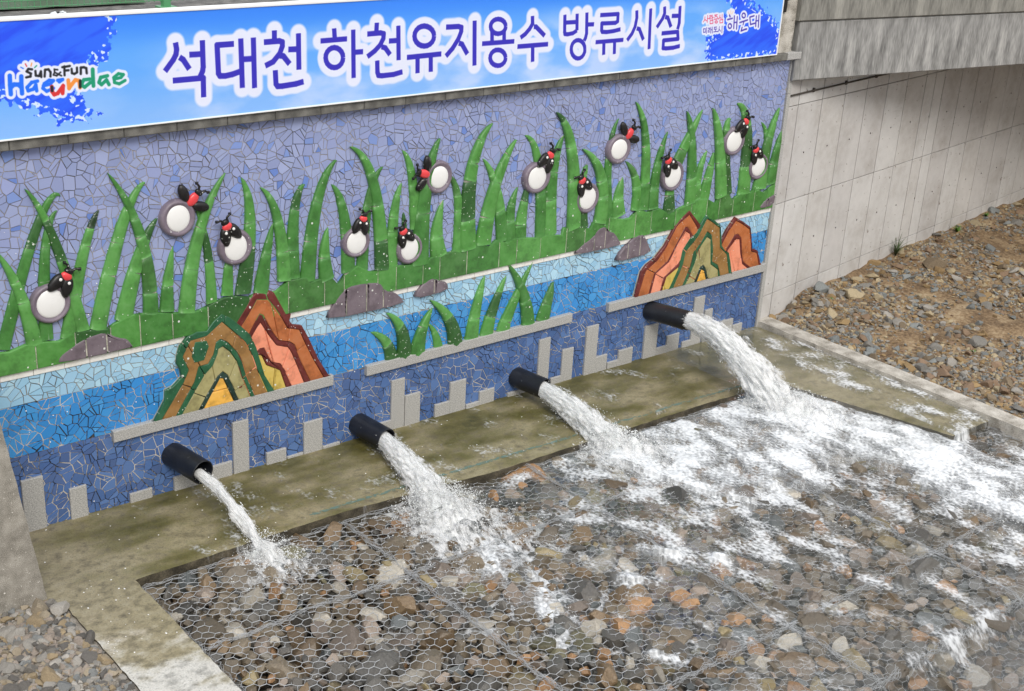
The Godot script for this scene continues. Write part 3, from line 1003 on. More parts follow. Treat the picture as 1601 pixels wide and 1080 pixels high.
# ---------------------------------------------------------------- mural
func mural() -> void:
	var t := thing("mosaic_wall", "blue and lilac broken-tile mosaic wall above the concrete apron", "wall")
	here = t
	var core := Sheet.new()
	core.box(Vector3(-1.6, -0.4, -0.6), Vector3(9.5, 4.15, -0.004))
	put("wall_core", core.mesh(M.coping), t)
	var lo := Sheet.new()
	lo.box(Vector3(-1.6, -0.3, -0.01), Vector3(9.43, 1.212, 0.0))
	put("pale_grout_bed", lo.mesh(M.grout_light), t)
	var hi := Sheet.new()
	hi.box(Vector3(-1.6, 1.214, -0.01), Vector3(9.43, 3.36, 0.0))
	put("grey_grout_bed", hi.mesh(M.grout_dark), t)
	var zones := [
		[-0.12, 0.759, 0.09, [lin(84, 114, 168), lin(78, 107, 160), lin(92, 122, 174), lin(80, 104, 152)], "dark_blue_tile_field"],
		[0.759, 1.212, 0.092, [lin(66, 146, 212), lin(60, 138, 206), lin(76, 154, 218), lin(62, 142, 213)], "mid_blue_tile_field"],
		[1.212, 1.445, 0.088, [lin(168, 208, 232), lin(160, 202, 230), lin(178, 216, 236), lin(154, 198, 226)], "light_blue_tile_field"],
		[1.503, 3.34, 0.09, [lin(154, 164, 204), lin(148, 159, 200), lin(160, 170, 208), lin(152, 162, 204)], "lilac_tile_field"]]
	var all := []
	for zi in zones.size():
		var zn: Array = zones[zi]
		for p in shards(-0.9, 9.425, zn[0], zn[1], zn[2]):
			var g := 0.0034 if zi >= 2 else 0.0038
			var sp := shrink(p, g)
			if sp.size() < 3 or area(sp) < 0.0002:
				continue
			var col: Color = zn[3][rng.randi_range(0, 3)]
			if zi == 3 and rng.randf() < 0.075:
				col = lin(132, 154, 212) if rng.randf() < 0.75 else lin(112, 138, 204)
			var j := rng.randf_range(0.94, 1.05)
			col = Color(col.r * j, col.g * j, col.b * j)
			var c := Vector2.ZERO
			for v in sp:
				c += v / sp.size()
			var dist := Vector3(c.x, c.y, 0).distance_to(cam.position)
			all.push_back([area(sp) / (dist * dist) * (1.0 if in_frame(Vector3(c.x, c.y, 0)) and c.y < 3.3 and not (c.y > 1.5 and c.y < 2.5) else 0.0), zi, sp, col])
	all.sort_custom(func(a, b): return a[0] > b[0])
	var fields := [Sheet.new(), Sheet.new(), Sheet.new(), Sheet.new()]
	for k in all.size():
		var a: Array = all[k]
		var z := 0.0065 + rng.randf_range(-0.0012, 0.0012)
		if k < 298:
			var s := Sheet.new()
			tile_shape(s, a[2], z, a[3])
			put("tile", s.mesh(M.tile), t)
		else:
			tile_shape(fields[a[1]], a[2], z, a[3])
	for k in 4:
		put(zones[k][4], fields[k].mesh(M.tile), t).set_meta("kind", "stuff")
	# white strip along the water line of the picture
	var x := -0.9
	while x < 9.40:
		var l := minf(rng.randf_range(0.19, 0.27), 9.425 - x)
		var s := Sheet.new()
		s.box(Vector3(x + 0.002, 1.447, 0.0), Vector3(x + l - 0.002, 1.502, 0.016 + rng.randf_range(-0.001, 0.001)), 0.003)
		put("white_strip_tile", s.mesh(M.strip), t)
		x += l
	# granite blocks along the foot
	for b in [[0.081,0.265,0.542], [0.478,0.63,0.346], [1.012,1.223,0.134], [1.429,2.011,0.175], [2.026,2.19,0.554], [2.371,2.584,0.148], [2.597,2.774,0.045], [2.779,2.989,0.353], [2.993,3.188,0.044], [3.648,3.799,0.118], [3.792,3.956,0.545], [3.961,4.153,0.341], [4.343,4.538,0.14], [4.534,4.744,0.343], [4.754,4.935,0.037], [4.932,5.135,0.145], [5.327,5.762,0.029], [5.739,5.903,0.558], [5.944,6.097,0.054], [6.094,6.262,0.359], [6.44,6.622,0.558], [6.615,6.797,0.156], [6.809,6.994,0.043], [6.979,7.205,0.152], [7.385,7.603,0.367], [7.603,7.8,0.044], [7.782,7.993,0.16], [8.057,8.294,0.022], [8.202,8.386,0.562], [8.41,8.549,0.361], [8.748,8.955,0.147], [8.967,9.147,0.049]]:
		var s := Sheet.new()
		var dz := 0.03 + rng.randf_range(-0.003, 0.004)
		s.box(Vector3(b[0] + 0.001, -0.2, 0.0), Vector3(b[1] - 0.001, b[2], dz), 0.004)
		put("granite_block", s.mesh(M.granite), t)
	for e in [[9.428, 9.49, -0.2, 3.325], [9.492, 9.535, -0.2, 3.2]]:
		var s := Sheet.new()
		if e[0] < 9.45:
			var y := -0.2
			while y < 3.3:
				var s2 := Sheet.new()
				s2.box(Vector3(e[0], y + 0.002, -0.02), Vector3(e[1], minf(y + 0.62, 3.31) - 0.002, 0.03), 0.004)
				put("granite_edging", s2.mesh(M.granite), t)
				y += 0.62
	x = -1.6
	while x < 9.45:
		var l := minf(0.452, 9.5 - x)
		var s := Sheet.new()
		s.box(Vector3(x + 0.002, 3.318, -0.02), Vector3(x + l - 0.002, 3.40, 0.10 + rng.randf_range(-0.002, 0.002)), 0.005)
		put("coping_stone", s.mesh(M.granite if x > 8.95 else M.coping), t)
		x += l
	# mortar pocks and splashes left on the glaze
	var where := []
	for k in 170:
		var px := rng.randf_range(-0.2, 4.2)
		where.push_back(Transform3D(Basis().scaled(Vector3.ONE * rng.randf_range(0.0025, 0.006)), Vector3(px, rng.randf_range(0.1, 2.7) * (1.0 - px * 0.05), 0.008)))
	scatter("mortar_splashes", ball(1, M.white), where, [], t)

func reliefs() -> void:
	# granite ledges under the reliefs
	var k := 0
	for l in [[0.885, 3.095, "long granite ledge under the left mountain relief"], [3.475, 6.185, "granite ledge under the short green grass tuft relief"], [6.728, 9.425, "granite ledge under the right mountain relief"]]:
		var t := thing("granite_ledge", l[2], "ledge", Vector3(l[0], 0.735, 0.0), "granite ledges on the mosaic wall")
		var x := 0.0
		while x < l[1] - l[0] - 0.05:
			var w := minf(0.9, l[1] - l[0] - x)
			var s := Sheet.new()
			s.box(Vector3(x, -0.05, 0.004), Vector3(x + w - 0.0015, 0.053, 0.056), 0.004)
			put("granite_slab", s.mesh(M.granite), t)
			x += w
	grass_relief()
	var ledge := 0.788
	var t := thing("mountain_relief", "ceramic relief of a red peak behind a green layered peak with an oval green eye", "relief")
	band(t, 0, "red", ledge, [2.087,1.537,2.178,1.654,2.242,1.745,2.29,1.771,2.393,1.741,2.418,1.772,2.462,1.747,2.496,1.682,2.551,1.579,2.586,1.506,2.636,1.506,2.621,1.445,2.649,1.397,2.75,1.367,2.815,1.242,2.926,0.997,3.057,0.774])
	band(t, 0, "rust", ledge, [2.127,1.483,2.246,1.64,2.289,1.71,2.399,1.688,2.46,1.61,2.536,1.49,2.599,1.37,2.721,1.33,2.764,1.226,2.866,1.011,2.996,0.773])
	band(t, 0, "red", ledge, [2.207,1.401,2.285,1.528,2.313,1.568,2.348,1.548,2.436,1.378,2.505,1.269,2.619,1.231,2.669,1.193,2.733,1.014,2.843,0.772])
	band(t, 0, "salmon", ledge, [2.226,1.357,2.283,1.437,2.323,1.481,2.393,1.36,2.483,1.227,2.604,1.18,2.639,1.118,2.689,0.997,2.776,0.775])
	band(t, 0, "red", ledge, [2.279,1.213,2.307,1.233,2.349,1.234,2.396,1.132,2.431,1.07,2.516,1.037,2.558,0.972,2.636,0.777])
	band(t, 0, "yellow", ledge, [2.292,1.176,2.327,1.162,2.374,1.056,2.472,0.999,2.515,0.969,2.578,0.775])
	bands_done(t, 0)
	band(t, 1, "green", ledge, [1.252,0.774,1.37,0.956,1.378,1.051,1.445,1.067,1.532,1.136,1.523,1.216,1.493,1.275,1.502,1.343,1.532,1.432,1.606,1.505,1.697,1.53,1.788,1.517,1.856,1.592,1.937,1.645,2.015,1.597,2.12,1.497,2.207,1.401,2.266,1.269,2.318,1.083,2.351,0.967,2.455,0.777])
	band(t, 1, "brown", ledge, [1.323,0.774,1.453,0.948,1.556,1.092,1.606,1.197,1.553,1.331,1.63,1.461,1.786,1.472,1.935,1.575,2.065,1.438,2.157,1.332,2.216,1.213,2.262,1.069,2.302,0.965,2.38,0.775])
	band(t, 1, "green", ledge, [1.458,0.775,1.562,0.933,1.653,1.068,1.697,1.201,1.79,1.206,1.846,1.284,1.876,1.394,1.916,1.414,1.982,1.371,2.073,1.259,2.125,1.141,2.163,0.998,2.249,0.774])
	band(t, 1, "olive", ledge, [1.516,0.773,1.656,0.975,1.753,1.11,1.835,1.182,1.886,1.288,1.893,1.326,1.934,1.343,2.006,1.274,2.071,1.167,2.108,1.025,2.206,0.771])
	band(t, 1, "dark", ledge, [1.674,0.774,1.766,0.908,1.878,1.066,1.927,1.101,1.973,1.057,2.011,0.968,2.081,0.775])
	band(t, 1, "gold", ledge, [1.721,0.773,1.82,0.921,1.898,1.042,1.931,1.034,1.982,0.908,2.036,0.773])
	bands_done(t, 1)
	var hs := Sheet.new()
	plaque(hs, pts([1.631,1.317,1.669,1.443,1.779,1.432,1.797,1.377,1.747,1.258,1.655,1.254]), 0.055, 0.012, 0.006)
	put("green_eye", hs.mesh(M.green), t)
	t = thing("mountain_relief", "three-peaked ceramic mountain relief near the concrete abutment", "relief")
	band(t, 0, "red", ledge, [8.528,1.209,8.6,1.342,8.74,1.491,8.892,1.407,9.028,1.329,9.078,1.198,9.117,1.032,9.223,0.997,9.262,0.927,9.335,0.785])
	band(t, 0, "rust", ledge, [8.542,1.174,8.635,1.325,8.757,1.444,8.898,1.372,9.026,1.296,9.072,1.142,9.107,1,9.223,0.957,9.298,0.784])
	band(t, 0, "red", ledge, [8.64,1.113,8.758,1.261,8.821,1.267,8.888,1.206,8.935,0.995,8.988,0.883,9.138,0.787])
	band(t, 0, "salmon", ledge, [8.661,1.087,8.799,1.209,8.858,1.194,8.908,1.011,8.967,0.864,9.081,0.786])
	bands_done(t, 0)
	band(t, 1, "red", ledge, [7.131,0.785,7.2,1.081,7.276,1.152,7.398,1.206,7.54,1.33,7.685,1.541,7.776,1.622,7.898,1.697,8.02,1.584,8.11,1.495,8.155,1.402])
	band(t, 1, "rust", ledge, [7.181,0.786,7.245,1.009,7.272,1.079,7.446,1.176,7.571,1.315,7.713,1.547,7.905,1.647,8.051,1.483,8.114,1.376])
	band(t, 1, "red", ledge, [7.347,0.784,7.409,1.022,7.612,1.136,7.756,1.359,7.853,1.503,7.899,1.496,7.989,1.396,8.032,1.313])
	band(t, 1, "salmon", ledge, [7.383,0.783,7.439,1.016,7.643,1.12,7.761,1.326,7.86,1.46,7.941,1.414,7.97,1.323])
	band(t, 1, "red", ledge, [7.544,0.785,7.58,0.947,7.799,1.071,7.874,1.166])
	band(t, 1, "yellow", ledge, [7.573,0.787,7.625,0.939,7.806,1.026])
	bands_done(t, 1)
	band(t, 2, "green", ledge, [7.676,0.789,7.806,1.026,7.841,1.237,7.936,1.351,8.048,1.408,8.122,1.515,8.19,1.607,8.253,1.549,8.352,1.512,8.449,1.442,8.526,1.176,8.594,1.104,8.673,1.062,8.716,0.953,8.774,0.782])
	band(t, 2, "brown", ledge, [7.751,0.789,7.876,1.057,7.898,1.205,8.086,1.359,8.207,1.554,8.308,1.497,8.447,1.41,8.498,1.159,8.636,1.046,8.721,0.785])
	band(t, 2, "green", ledge, [7.901,0.788,8.003,1.012,8.038,1.182,8.145,1.273,8.233,1.395,8.318,1.343,8.37,1.169,8.383,1.001,8.496,0.936,8.561,0.787])
	band(t, 2, "olive", ledge, [7.954,0.789,8.076,1.032,8.113,1.191,8.244,1.328,8.312,1.289,8.364,0.97,8.506,0.878,8.529,0.787])
	band(t, 2, "dark", ledge, [8.107,0.789,8.18,0.959,8.23,0.983,8.276,0.942,8.348,0.786])
	band(t, 2, "gold", ledge, [8.153,0.789,8.208,0.932,8.258,0.906,8.309,0.788])
	bands_done(t, 2)
	var names := ["wide dark grey boulder relief below the lone firefly at the far left", "largest dark grey boulder relief, right of the red and green mountain", "small humped grey boulder relief just right of the largest boulder", "grey boulder relief in the grass left of the three-peaked mountain", "smooth grey boulder relief with a single hump beside the three-peaked mountain", "cut-off grey boulder relief touching the granite edging"]
	var bl := [
		[0.453,1.509,0.48,1.578,0.573,1.628,0.666,1.67,0.743,1.692,0.866,1.705,0.985,1.632,1.062,1.607,1.106,1.533,1.111,1.513],
		[3.017,1.355,3.075,1.463,3.143,1.573,3.251,1.65,3.43,1.652,3.613,1.626,3.677,1.533,3.803,1.481,3.867,1.423,3.922,1.348],
		[4.018,1.368,4.099,1.491,4.216,1.553,4.293,1.538,4.339,1.493,4.428,1.476,4.443,1.385],
		[6.141,1.456,6.198,1.536,6.398,1.624,6.469,1.703,6.573,1.717,6.648,1.644,6.718,1.623,6.814,1.505,6.833,1.456],
		[6.761,1.262,6.856,1.384,6.982,1.477,7.087,1.533,7.186,1.527,7.256,1.421,7.352,1.279],
		[9.141,1.529,9.26,1.632,9.442,1.689,9.42,1.533]]
	for b in bl.size():
		var o := thing("boulder_relief", names[b], "relief", Vector3.ZERO, "ceramic boulders on the mosaic wall")
		var poly := ccw(pts(bl[b]))
		# round the outline and split it by joints
		var soft := PackedVector2Array()
		for j in poly.size():
			soft.push_back(poly[j].lerp(poly[(j + 1) % poly.size()], 0.22))
			soft.push_back(poly[j].lerp(poly[(j + 1) % poly.size()], 0.78))
		var bk := Sheet.new()
		plaque(bk, inset(soft, 0.006), 0.003, 0.044, 0.012)
		put("grout", bk.mesh(M.pale_grout), o)
		var lo := soft[0].x
		var hi := lo
		for p in soft:
			lo = minf(lo, p.x); hi = maxf(hi, p.x)
		var pieces := [soft]
		var cuts := int((hi - lo) / 0.26)
		for j in cuts:
			var cx := lerpf(lo, hi, (j + 1.0) / (cuts + 1)) + rng.randf_range(-0.03, 0.03)
			var lean := rng.randf_range(-0.06, 0.06)
			var knife := ccw(PackedVector2Array([Vector2(cx - 0.002, 0), Vector2(cx + 0.002, 0), Vector2(cx + 0.002 + lean, 4), Vector2(cx - 0.002 + lean, 4)]))
			var nx := []
			for pc in pieces:
				nx.append_array(Geometry2D.clip_polygons(pc, knife))
			pieces = nx
		for pc in pieces:
			var s := Sheet.new()
			plaque(s, pc, 0.003, 0.056, 0.02)
			put("ceramic_piece", s.mesh(M.stone), o)
	var labels := ["lone firefly relief low at the far left with closed black wings", "flying firefly relief with spread wings above the left grass", "closed-wing firefly relief right below the spread-winged one at left", "closed-wing firefly relief left of a pair in the middle grass", "closed-wing firefly relief lowest in the middle, right beside another one", "flying firefly relief with its head turned to the left", "large closed-wing firefly relief in the right half, head tilted right", "closed-wing firefly relief below and right of the large tilted one", "flying firefly relief highest on the wall, under the banner text", "closed-wing firefly relief right of the highest flying one", "closed-wing firefly relief high up near the abutment, head tilted right", "small closed-wing firefly relief closest to the granite edging"]
	var fl := [
		[0.442,2.04,0.164,0.167,0.122,0.126,-.562,0.257,0],
		[1.565,2.573,0.161,0.164,0.11,0.121,-.736,0.207,1],
		[2.092,2.233,0.163,0.162,0.113,0.129,0.41,0.229,0],
		[3.338,2.073,0.152,0.147,0.112,0.118,-.259,0.234,0],
		[3.951,1.903,0.152,0.153,0.108,0.119,0.451,0.219,0],
		[4.274,2.568,0.158,0.163,0.113,0.114,1.252,0.202,1],
		[5.53,2.397,0.182,0.166,0.126,0.128,-.562,0.27,0],
		[6.262,2.079,0.167,0.168,0.125,0.129,0.5,0.243,0],
		[6.673,2.558,0.174,0.163,0.123,0.114,-.672,0.21,1],
		[7.558,2.15,0.175,0.177,0.135,0.138,0.544,0.231,0],
		[8.539,2.433,0.186,0.169,0.136,0.128,-.576,0.267,0],
		[9.039,2.071,0.172,0.16,0.126,0.122,0.471,0.25,0]]
	for f in fl.size():
		firefly(fl[f], labels[f])

func grass_relief() -> void:
	blade_home = thing("grass_relief", "tall green ceramic grass relief running across the whole mosaic wall", "relief")
	var prof := pts([-.066,1.71,0.017,1.707,0.087,1.699,0.217,1.73,0.375,1.723,0.49,1.701,0.627,1.756,0.724,1.744,0.837,1.727,0.898,1.722,0.962,1.756,1.121,1.802,1.247,1.789,1.375,1.767,1.537,1.734,1.686,1.711,1.753,1.722,1.978,1.785,2.099,1.778,2.222,1.746,2.293,1.765,2.365,1.752,2.492,1.744,2.621,1.822,2.807,1.821,2.845,1.763,2.978,1.781,3.074,1.781,3.152,1.688,3.23,1.779,3.367,1.833,3.509,1.749,3.61,1.745,3.733,1.759,3.942,1.739,4.113,1.709,4.24,1.769,4.414,1.767,4.502,1.789,4.604,1.749,4.791,1.833,4.956,1.753,5.045,1.81,5.19,1.752,5.258,1.79,5.403,1.776,5.575,1.744,5.772,1.745,5.946,1.713,5.968,1.792,6.201,1.759,6.362,1.72,6.394,1.781,6.643,1.806,6.866,1.748,6.954,1.749,7.076,1.833,7.223,1.776,7.419,1.792,7.581,1.705,7.801,1.757,8.062,1.803,8.216,1.788,8.357,1.714,8.398,1.798,8.568,1.807,8.647,1.715,8.78,1.766,8.973,1.761,9.061,1.815,9.216,1.723,9.424,1.81])
	# the green mound the blades stand on, in pieces
	var a := prof[0].x
	var gp := PackedVector2Array([Vector2(a, 1.508), Vector2(9.415, 1.508)])
	for j in range(prof.size() - 1, -1, -1):
		if prof[j].x < 9.41:
			gp.push_back(prof[j] - Vector2(0, 0.008))
	var gb := Sheet.new()
	plaque(gb, gp, 0.002, 0.034, 0.003)
	put("grout", gb.mesh(M.pale_grout), blade_home)
	while a < 9.40:
		var b := minf(a + rng.randf_range(0.2, 0.42), 9.42)
		if b > 9.33:
			b = 9.42
		var poly := PackedVector2Array([Vector2(a + 0.002, 1.506), Vector2(b - 0.002, 1.506)])
		poly.push_back(Vector2(b - 0.002, height_on(prof, b)))
		for j in range(prof.size() - 1, -1, -1):
			if prof[j].x < b - 0.02 and prof[j].x > a + 0.02:
				poly.push_back(prof[j])
		poly.push_back(Vector2(a + 0.002, height_on(prof, a)))
		var s := Sheet.new()
		plaque(s, poly, 0.003, 0.042 + rng.randf_range(-0.003, 0.003), 0.012)
		var r := rng.randf()
		put("mound_piece", s.mesh(M.gm if r < 0.05 else M["g%d" % rng.randi_range(0, 3)]), blade_home)
		a = b
	blade([0.324,2.991,0.513,2.569,0.699,1.749],0.107,5,2,1)
	blade([0.602,2.891,0.403,2.688,0.047,1.723],0.107,5,2,0)
	blade([0.565,2.781,0.446,2.478,0.397,1.729],0.112,4,-1,0)
	blade([0.053,2.545,0.212,2.167,0.294,1.706],0.130,3,-1,1)
	blade([0.906,2.731,0.765,2.439,0.572,1.714],0.123,4,0,0)
	blade([1.306,2.91,1.089,2.581,0.824,1.722],0.143,5,-1,0)
	blade([0.989,3.031,1.236,2.466,1.291,1.768],0.134,6,-1,1)
	blade([1.524,2.329,1.469,2.052,1.443,1.761],0.133,2,-1,0)
	blade([1.399,2.59,1.228,2.314,1.047,1.754],0.155,3,0,0)
	blade([2.023,2.897,1.763,2.412,1.619,1.717],0.149,4,-1,1)
	blade([1.739,2.65,1.833,2.29,1.865,1.758],0.102,3,1,0)
	blade([2.06,2.236,2.038,2.078,2.016,1.794],0.114,2,-1,0)
	blade([2.178,2.831,2.252,2.447,2.166,1.782],0.154,4,3,0)
	blade([2.483,2.378,2.407,2.095,2.347,1.755],0.150,2,-1,0)
	blade([2.356,2.722,2.519,2.422,2.581,1.829],0.132,4,-1,1)
	blade([2.811,2.685,2.7,2.46,2.68,1.828],0.141,4,1,0)
	blade([3.141,2.865,2.94,2.523,2.83,1.774],0.158,4,-1,0)
	blade([3.045,2.254,3.006,2.026,3.032,1.754],0.154,2,-1,1)
	blade([3.085,2.651,3.215,2.366,3.273,1.788],0.146,3,-1,0)
	blade([3.649,2.741,3.496,2.46,3.428,1.781],0.128,3,-1,0)
	blade([3.276,2.975,3.533,2.607,3.647,1.742],0.152,5,4,1)
	blade([3.859,2.56,3.782,2.263,3.758,1.74],0.150,4,-1,0)
	blade([3.89,2.268,3.906,2.104,3.931,1.76],0.085,2,0,0)
	blade([3.862,2.873,3.976,2.617,4.04,2.082],0.131,3,-1,0)
	blade([4.291,2.939,4.137,2.491,4.091,1.713],0.204,4,-1,1)
	blade([4.361,2.322,4.293,2.042,4.332,1.753],0.194,2,-1,0)
	blade([4.409,2.578,4.543,2.293,4.566,1.75],0.140,3,-1,0)
	blade([4.926,3.017,4.692,2.594,4.686,1.767],0.200,5,3,1)
	blade([5.246,2.817,5.006,2.409,4.874,1.786],0.195,4,-1,1)
	blade([4.831,2.673,5.022,2.334,5.136,1.78],0.157,4,-1,0)
	blade([5.307,2.317,5.225,2.082,5.242,1.759],0.163,3,-1,0)
	blade([5.451,2.383,5.386,2.055,5.367,1.772],0.175,3,0,0)
	blade([5.367,2.847,5.558,2.536,5.661,1.744],0.155,4,-1,0)
	blade([5.891,2.789,5.772,2.434,5.783,1.734],0.187,4,-1,0)
	blade([5.754,3.041,6,2.631,6.111,1.759],0.187,4,0,1)
	blade([6.266,2.424,6.214,2.262,6.261,1.736],0.142,3,2,0)
	blade([6.16,2.616,6.456,2.288,6.494,1.759],0.183,4,-1,1)
	blade([6.667,2.882,6.562,2.507,6.631,1.798],0.131,4,1,0)
	blade([6.8,2.227,6.756,2.03,6.785,1.793],0.204,2,-1,0)
	blade([6.821,2.402,7.007,2.156,7.05,1.816],0.164,3,-1,0)
	blade([6.888,3.041,7.091,2.601,7.148,1.812],0.148,5,-1,1)
	blade([7.444,2.655,7.323,2.275,7.319,1.797],0.168,4,-1,0)
	blade([7.57,2.142,7.568,1.957,7.588,1.715],0.190,2,1,0)
	blade([7.977,2.849,7.772,2.524,7.581,2.161],0.182,3,-1,0)
	blade([7.705,2.861,7.847,2.455,7.918,1.771],0.164,4,-1,1)
	blade([8.127,2.364,8.026,2.124,8.018,1.799],0.159,3,-1,0)
	blade([8.253,2.329,8.198,2.08,8.15,1.78],0.180,3,-1,0)
	blade([8.129,2.854,8.3,2.464,8.448,1.781],0.184,4,-1,1)
	blade([8.48,2.686,8.417,2.493,8.563,1.779],0.167,3,2,0)
	blade([8.555,2.866,8.776,2.558,8.858,1.744],0.217,4,2,0)
	blade([9.088,2.008,9.093,1.898,9.109,1.764],0.188,2,-1,0)
	blade([9.323,2.744,9.185,2.342,9.149,1.781],0.202,4,-1,1)
	blade([9.032,2.598,9.137,2.455,9.195,2.212],0.094,2,-1,0)
	blade([9.432,2.455,9.368,2.169,9.341,1.81],0.184,3,-1,0)
	blade_home = thing("grass_relief", "short green ceramic grass tuft standing on the middle granite ledge", "relief")
	blade([3.541,1.116,3.721,0.97,3.79,0.752],0.155,2,1,0)
	blade([3.714,1.279,3.888,1.075,3.929,0.758],0.174,2,1,1)
	blade([4.266,1.227,4.139,1.002,4.093,0.756],0.186,2,-1,1)
	blade([4.235,1.062,4.323,0.924,4.37,0.755],0.114,2,-1,0)
	blade([4.236,1.317,4.48,1.064,4.575,0.756],0.181,2,1,1)
	blade([4.929,1.44,4.842,1.146,4.79,0.76],0.175,3,-1,0)
	blade([5.216,1.387,5.069,1.081,4.985,0.765],0.178,3,1,0)
	blade([5.572,1.475,5.313,1.032,5.215,0.768],0.182,3,-1,0)
	blade([5.218,1.523,5.45,1.164,5.554,0.781],0.173,3,-1,1)
	blade([5.892,1.196,5.825,0.998,5.761,0.77],0.197,2,-1,0)

func height_on(prof: PackedVector2Array, x: float) -> float:
	for j in prof.size() - 1:
		if x <= prof[j + 1].x:
			var t := clampf((x - prof[j].x) / maxf(prof[j + 1].x - prof[j].x, 0.001), 0.0, 1.0)
			return lerpf(prof[j].y, prof[j + 1].y, t)
	return prof[prof.size() - 1].y

# ---------------------------------------------------------------- banner
const BX0 := -0.7
const BX1 := 9.0
const BY0 := 3.412
const BY1 := 4.272
const BW := 2048
const BH := 181
var strokes := []
const INKS := [[54, 46, 186], [30, 112, 250], [216, 50, 52], [242, 146, 62], [22, 150, 112], [28, 30, 36], [222, 66, 116], [72, 52, 176], [240, 214, 190]]
func ink(a: Array, w: float, col: int) -> void:
	strokes.push_back([pts(a), w, col])

func paint(im: Image, grow: float, soft: float, colour: int, only: int) -> void:
	var k := BW / (BX1 - BX0)
	for st in strokes:
		var logo: bool = st[2] > 0
		if (only == 0 and logo) or (only == 1 and not logo):
			continue
		var line: PackedVector2Array = st[0]
		var hw: float = st[1] * 0.5
		var g := grow
		var c8: Array = INKS[st[2]] if colour < 0 else [228, 232, 252]
		var col := Color8(c8[0], c8[1], c8[2])
		for j in line.size() - 1:
			var a := Vector2((line[j].x - BX0) * k, (BY1 - line[j].y) * k)
			var b := Vector2((line[j + 1].x - BX0) * k, (BY1 - line[j + 1].y) * k)
			var d := a.direction_to(b)
			var len := a.distance_to(b)
			var r := (hw + g) * k
			var reach := r + soft * k + 1.5
			var butt_a := j == 0 and colour < 0 and not logo
			var butt_b := j == line.size() - 2 and colour < 0 and not logo
			for y in range(maxi(0, int(minf(a.y, b.y) - reach)), mini(BH - 1, int(maxf(a.y, b.y) + reach)) + 1):
				for x in range(maxi(0, int(minf(a.x, b.x) - reach)), mini(BW - 1, int(maxf(a.x, b.x) + reach)) + 1):
					var p := Vector2(x + 0.5, y + 0.5) - a
					var u := p.dot(d)
					var v := absf(p.cross(d))
					var dist := 0.0
					if u < 0.0:
						dist = maxf(-u, v - r) if butt_a else sqrt(u * u + v * v) - r
					elif u > len:
						dist = maxf(u - len, v - r) if butt_b else sqrt((u - len) * (u - len) + v * v) - r
					else:
						dist = v - r
					var cover := clampf(0.5 - dist / maxf(1.0, soft * k), 0.0, 1.0)
					if cover > 0.0:
						var old := im.get_pixel(x, y)
						im.set_pixel(x, y, old.lerp(col, cover))

func inside(p: Vector2, poly: PackedVector2Array) -> float:
	# signed distance, positive inside
	var d := 1e9
	for k in poly.size():
		d = minf(d, p.distance_to(Geometry2D.get_closest_point_to_segment(p, poly[k], poly[(k + 1) % poly.size()])))
	return d if Geometry2D.is_point_in_polygon(p, poly) else -d

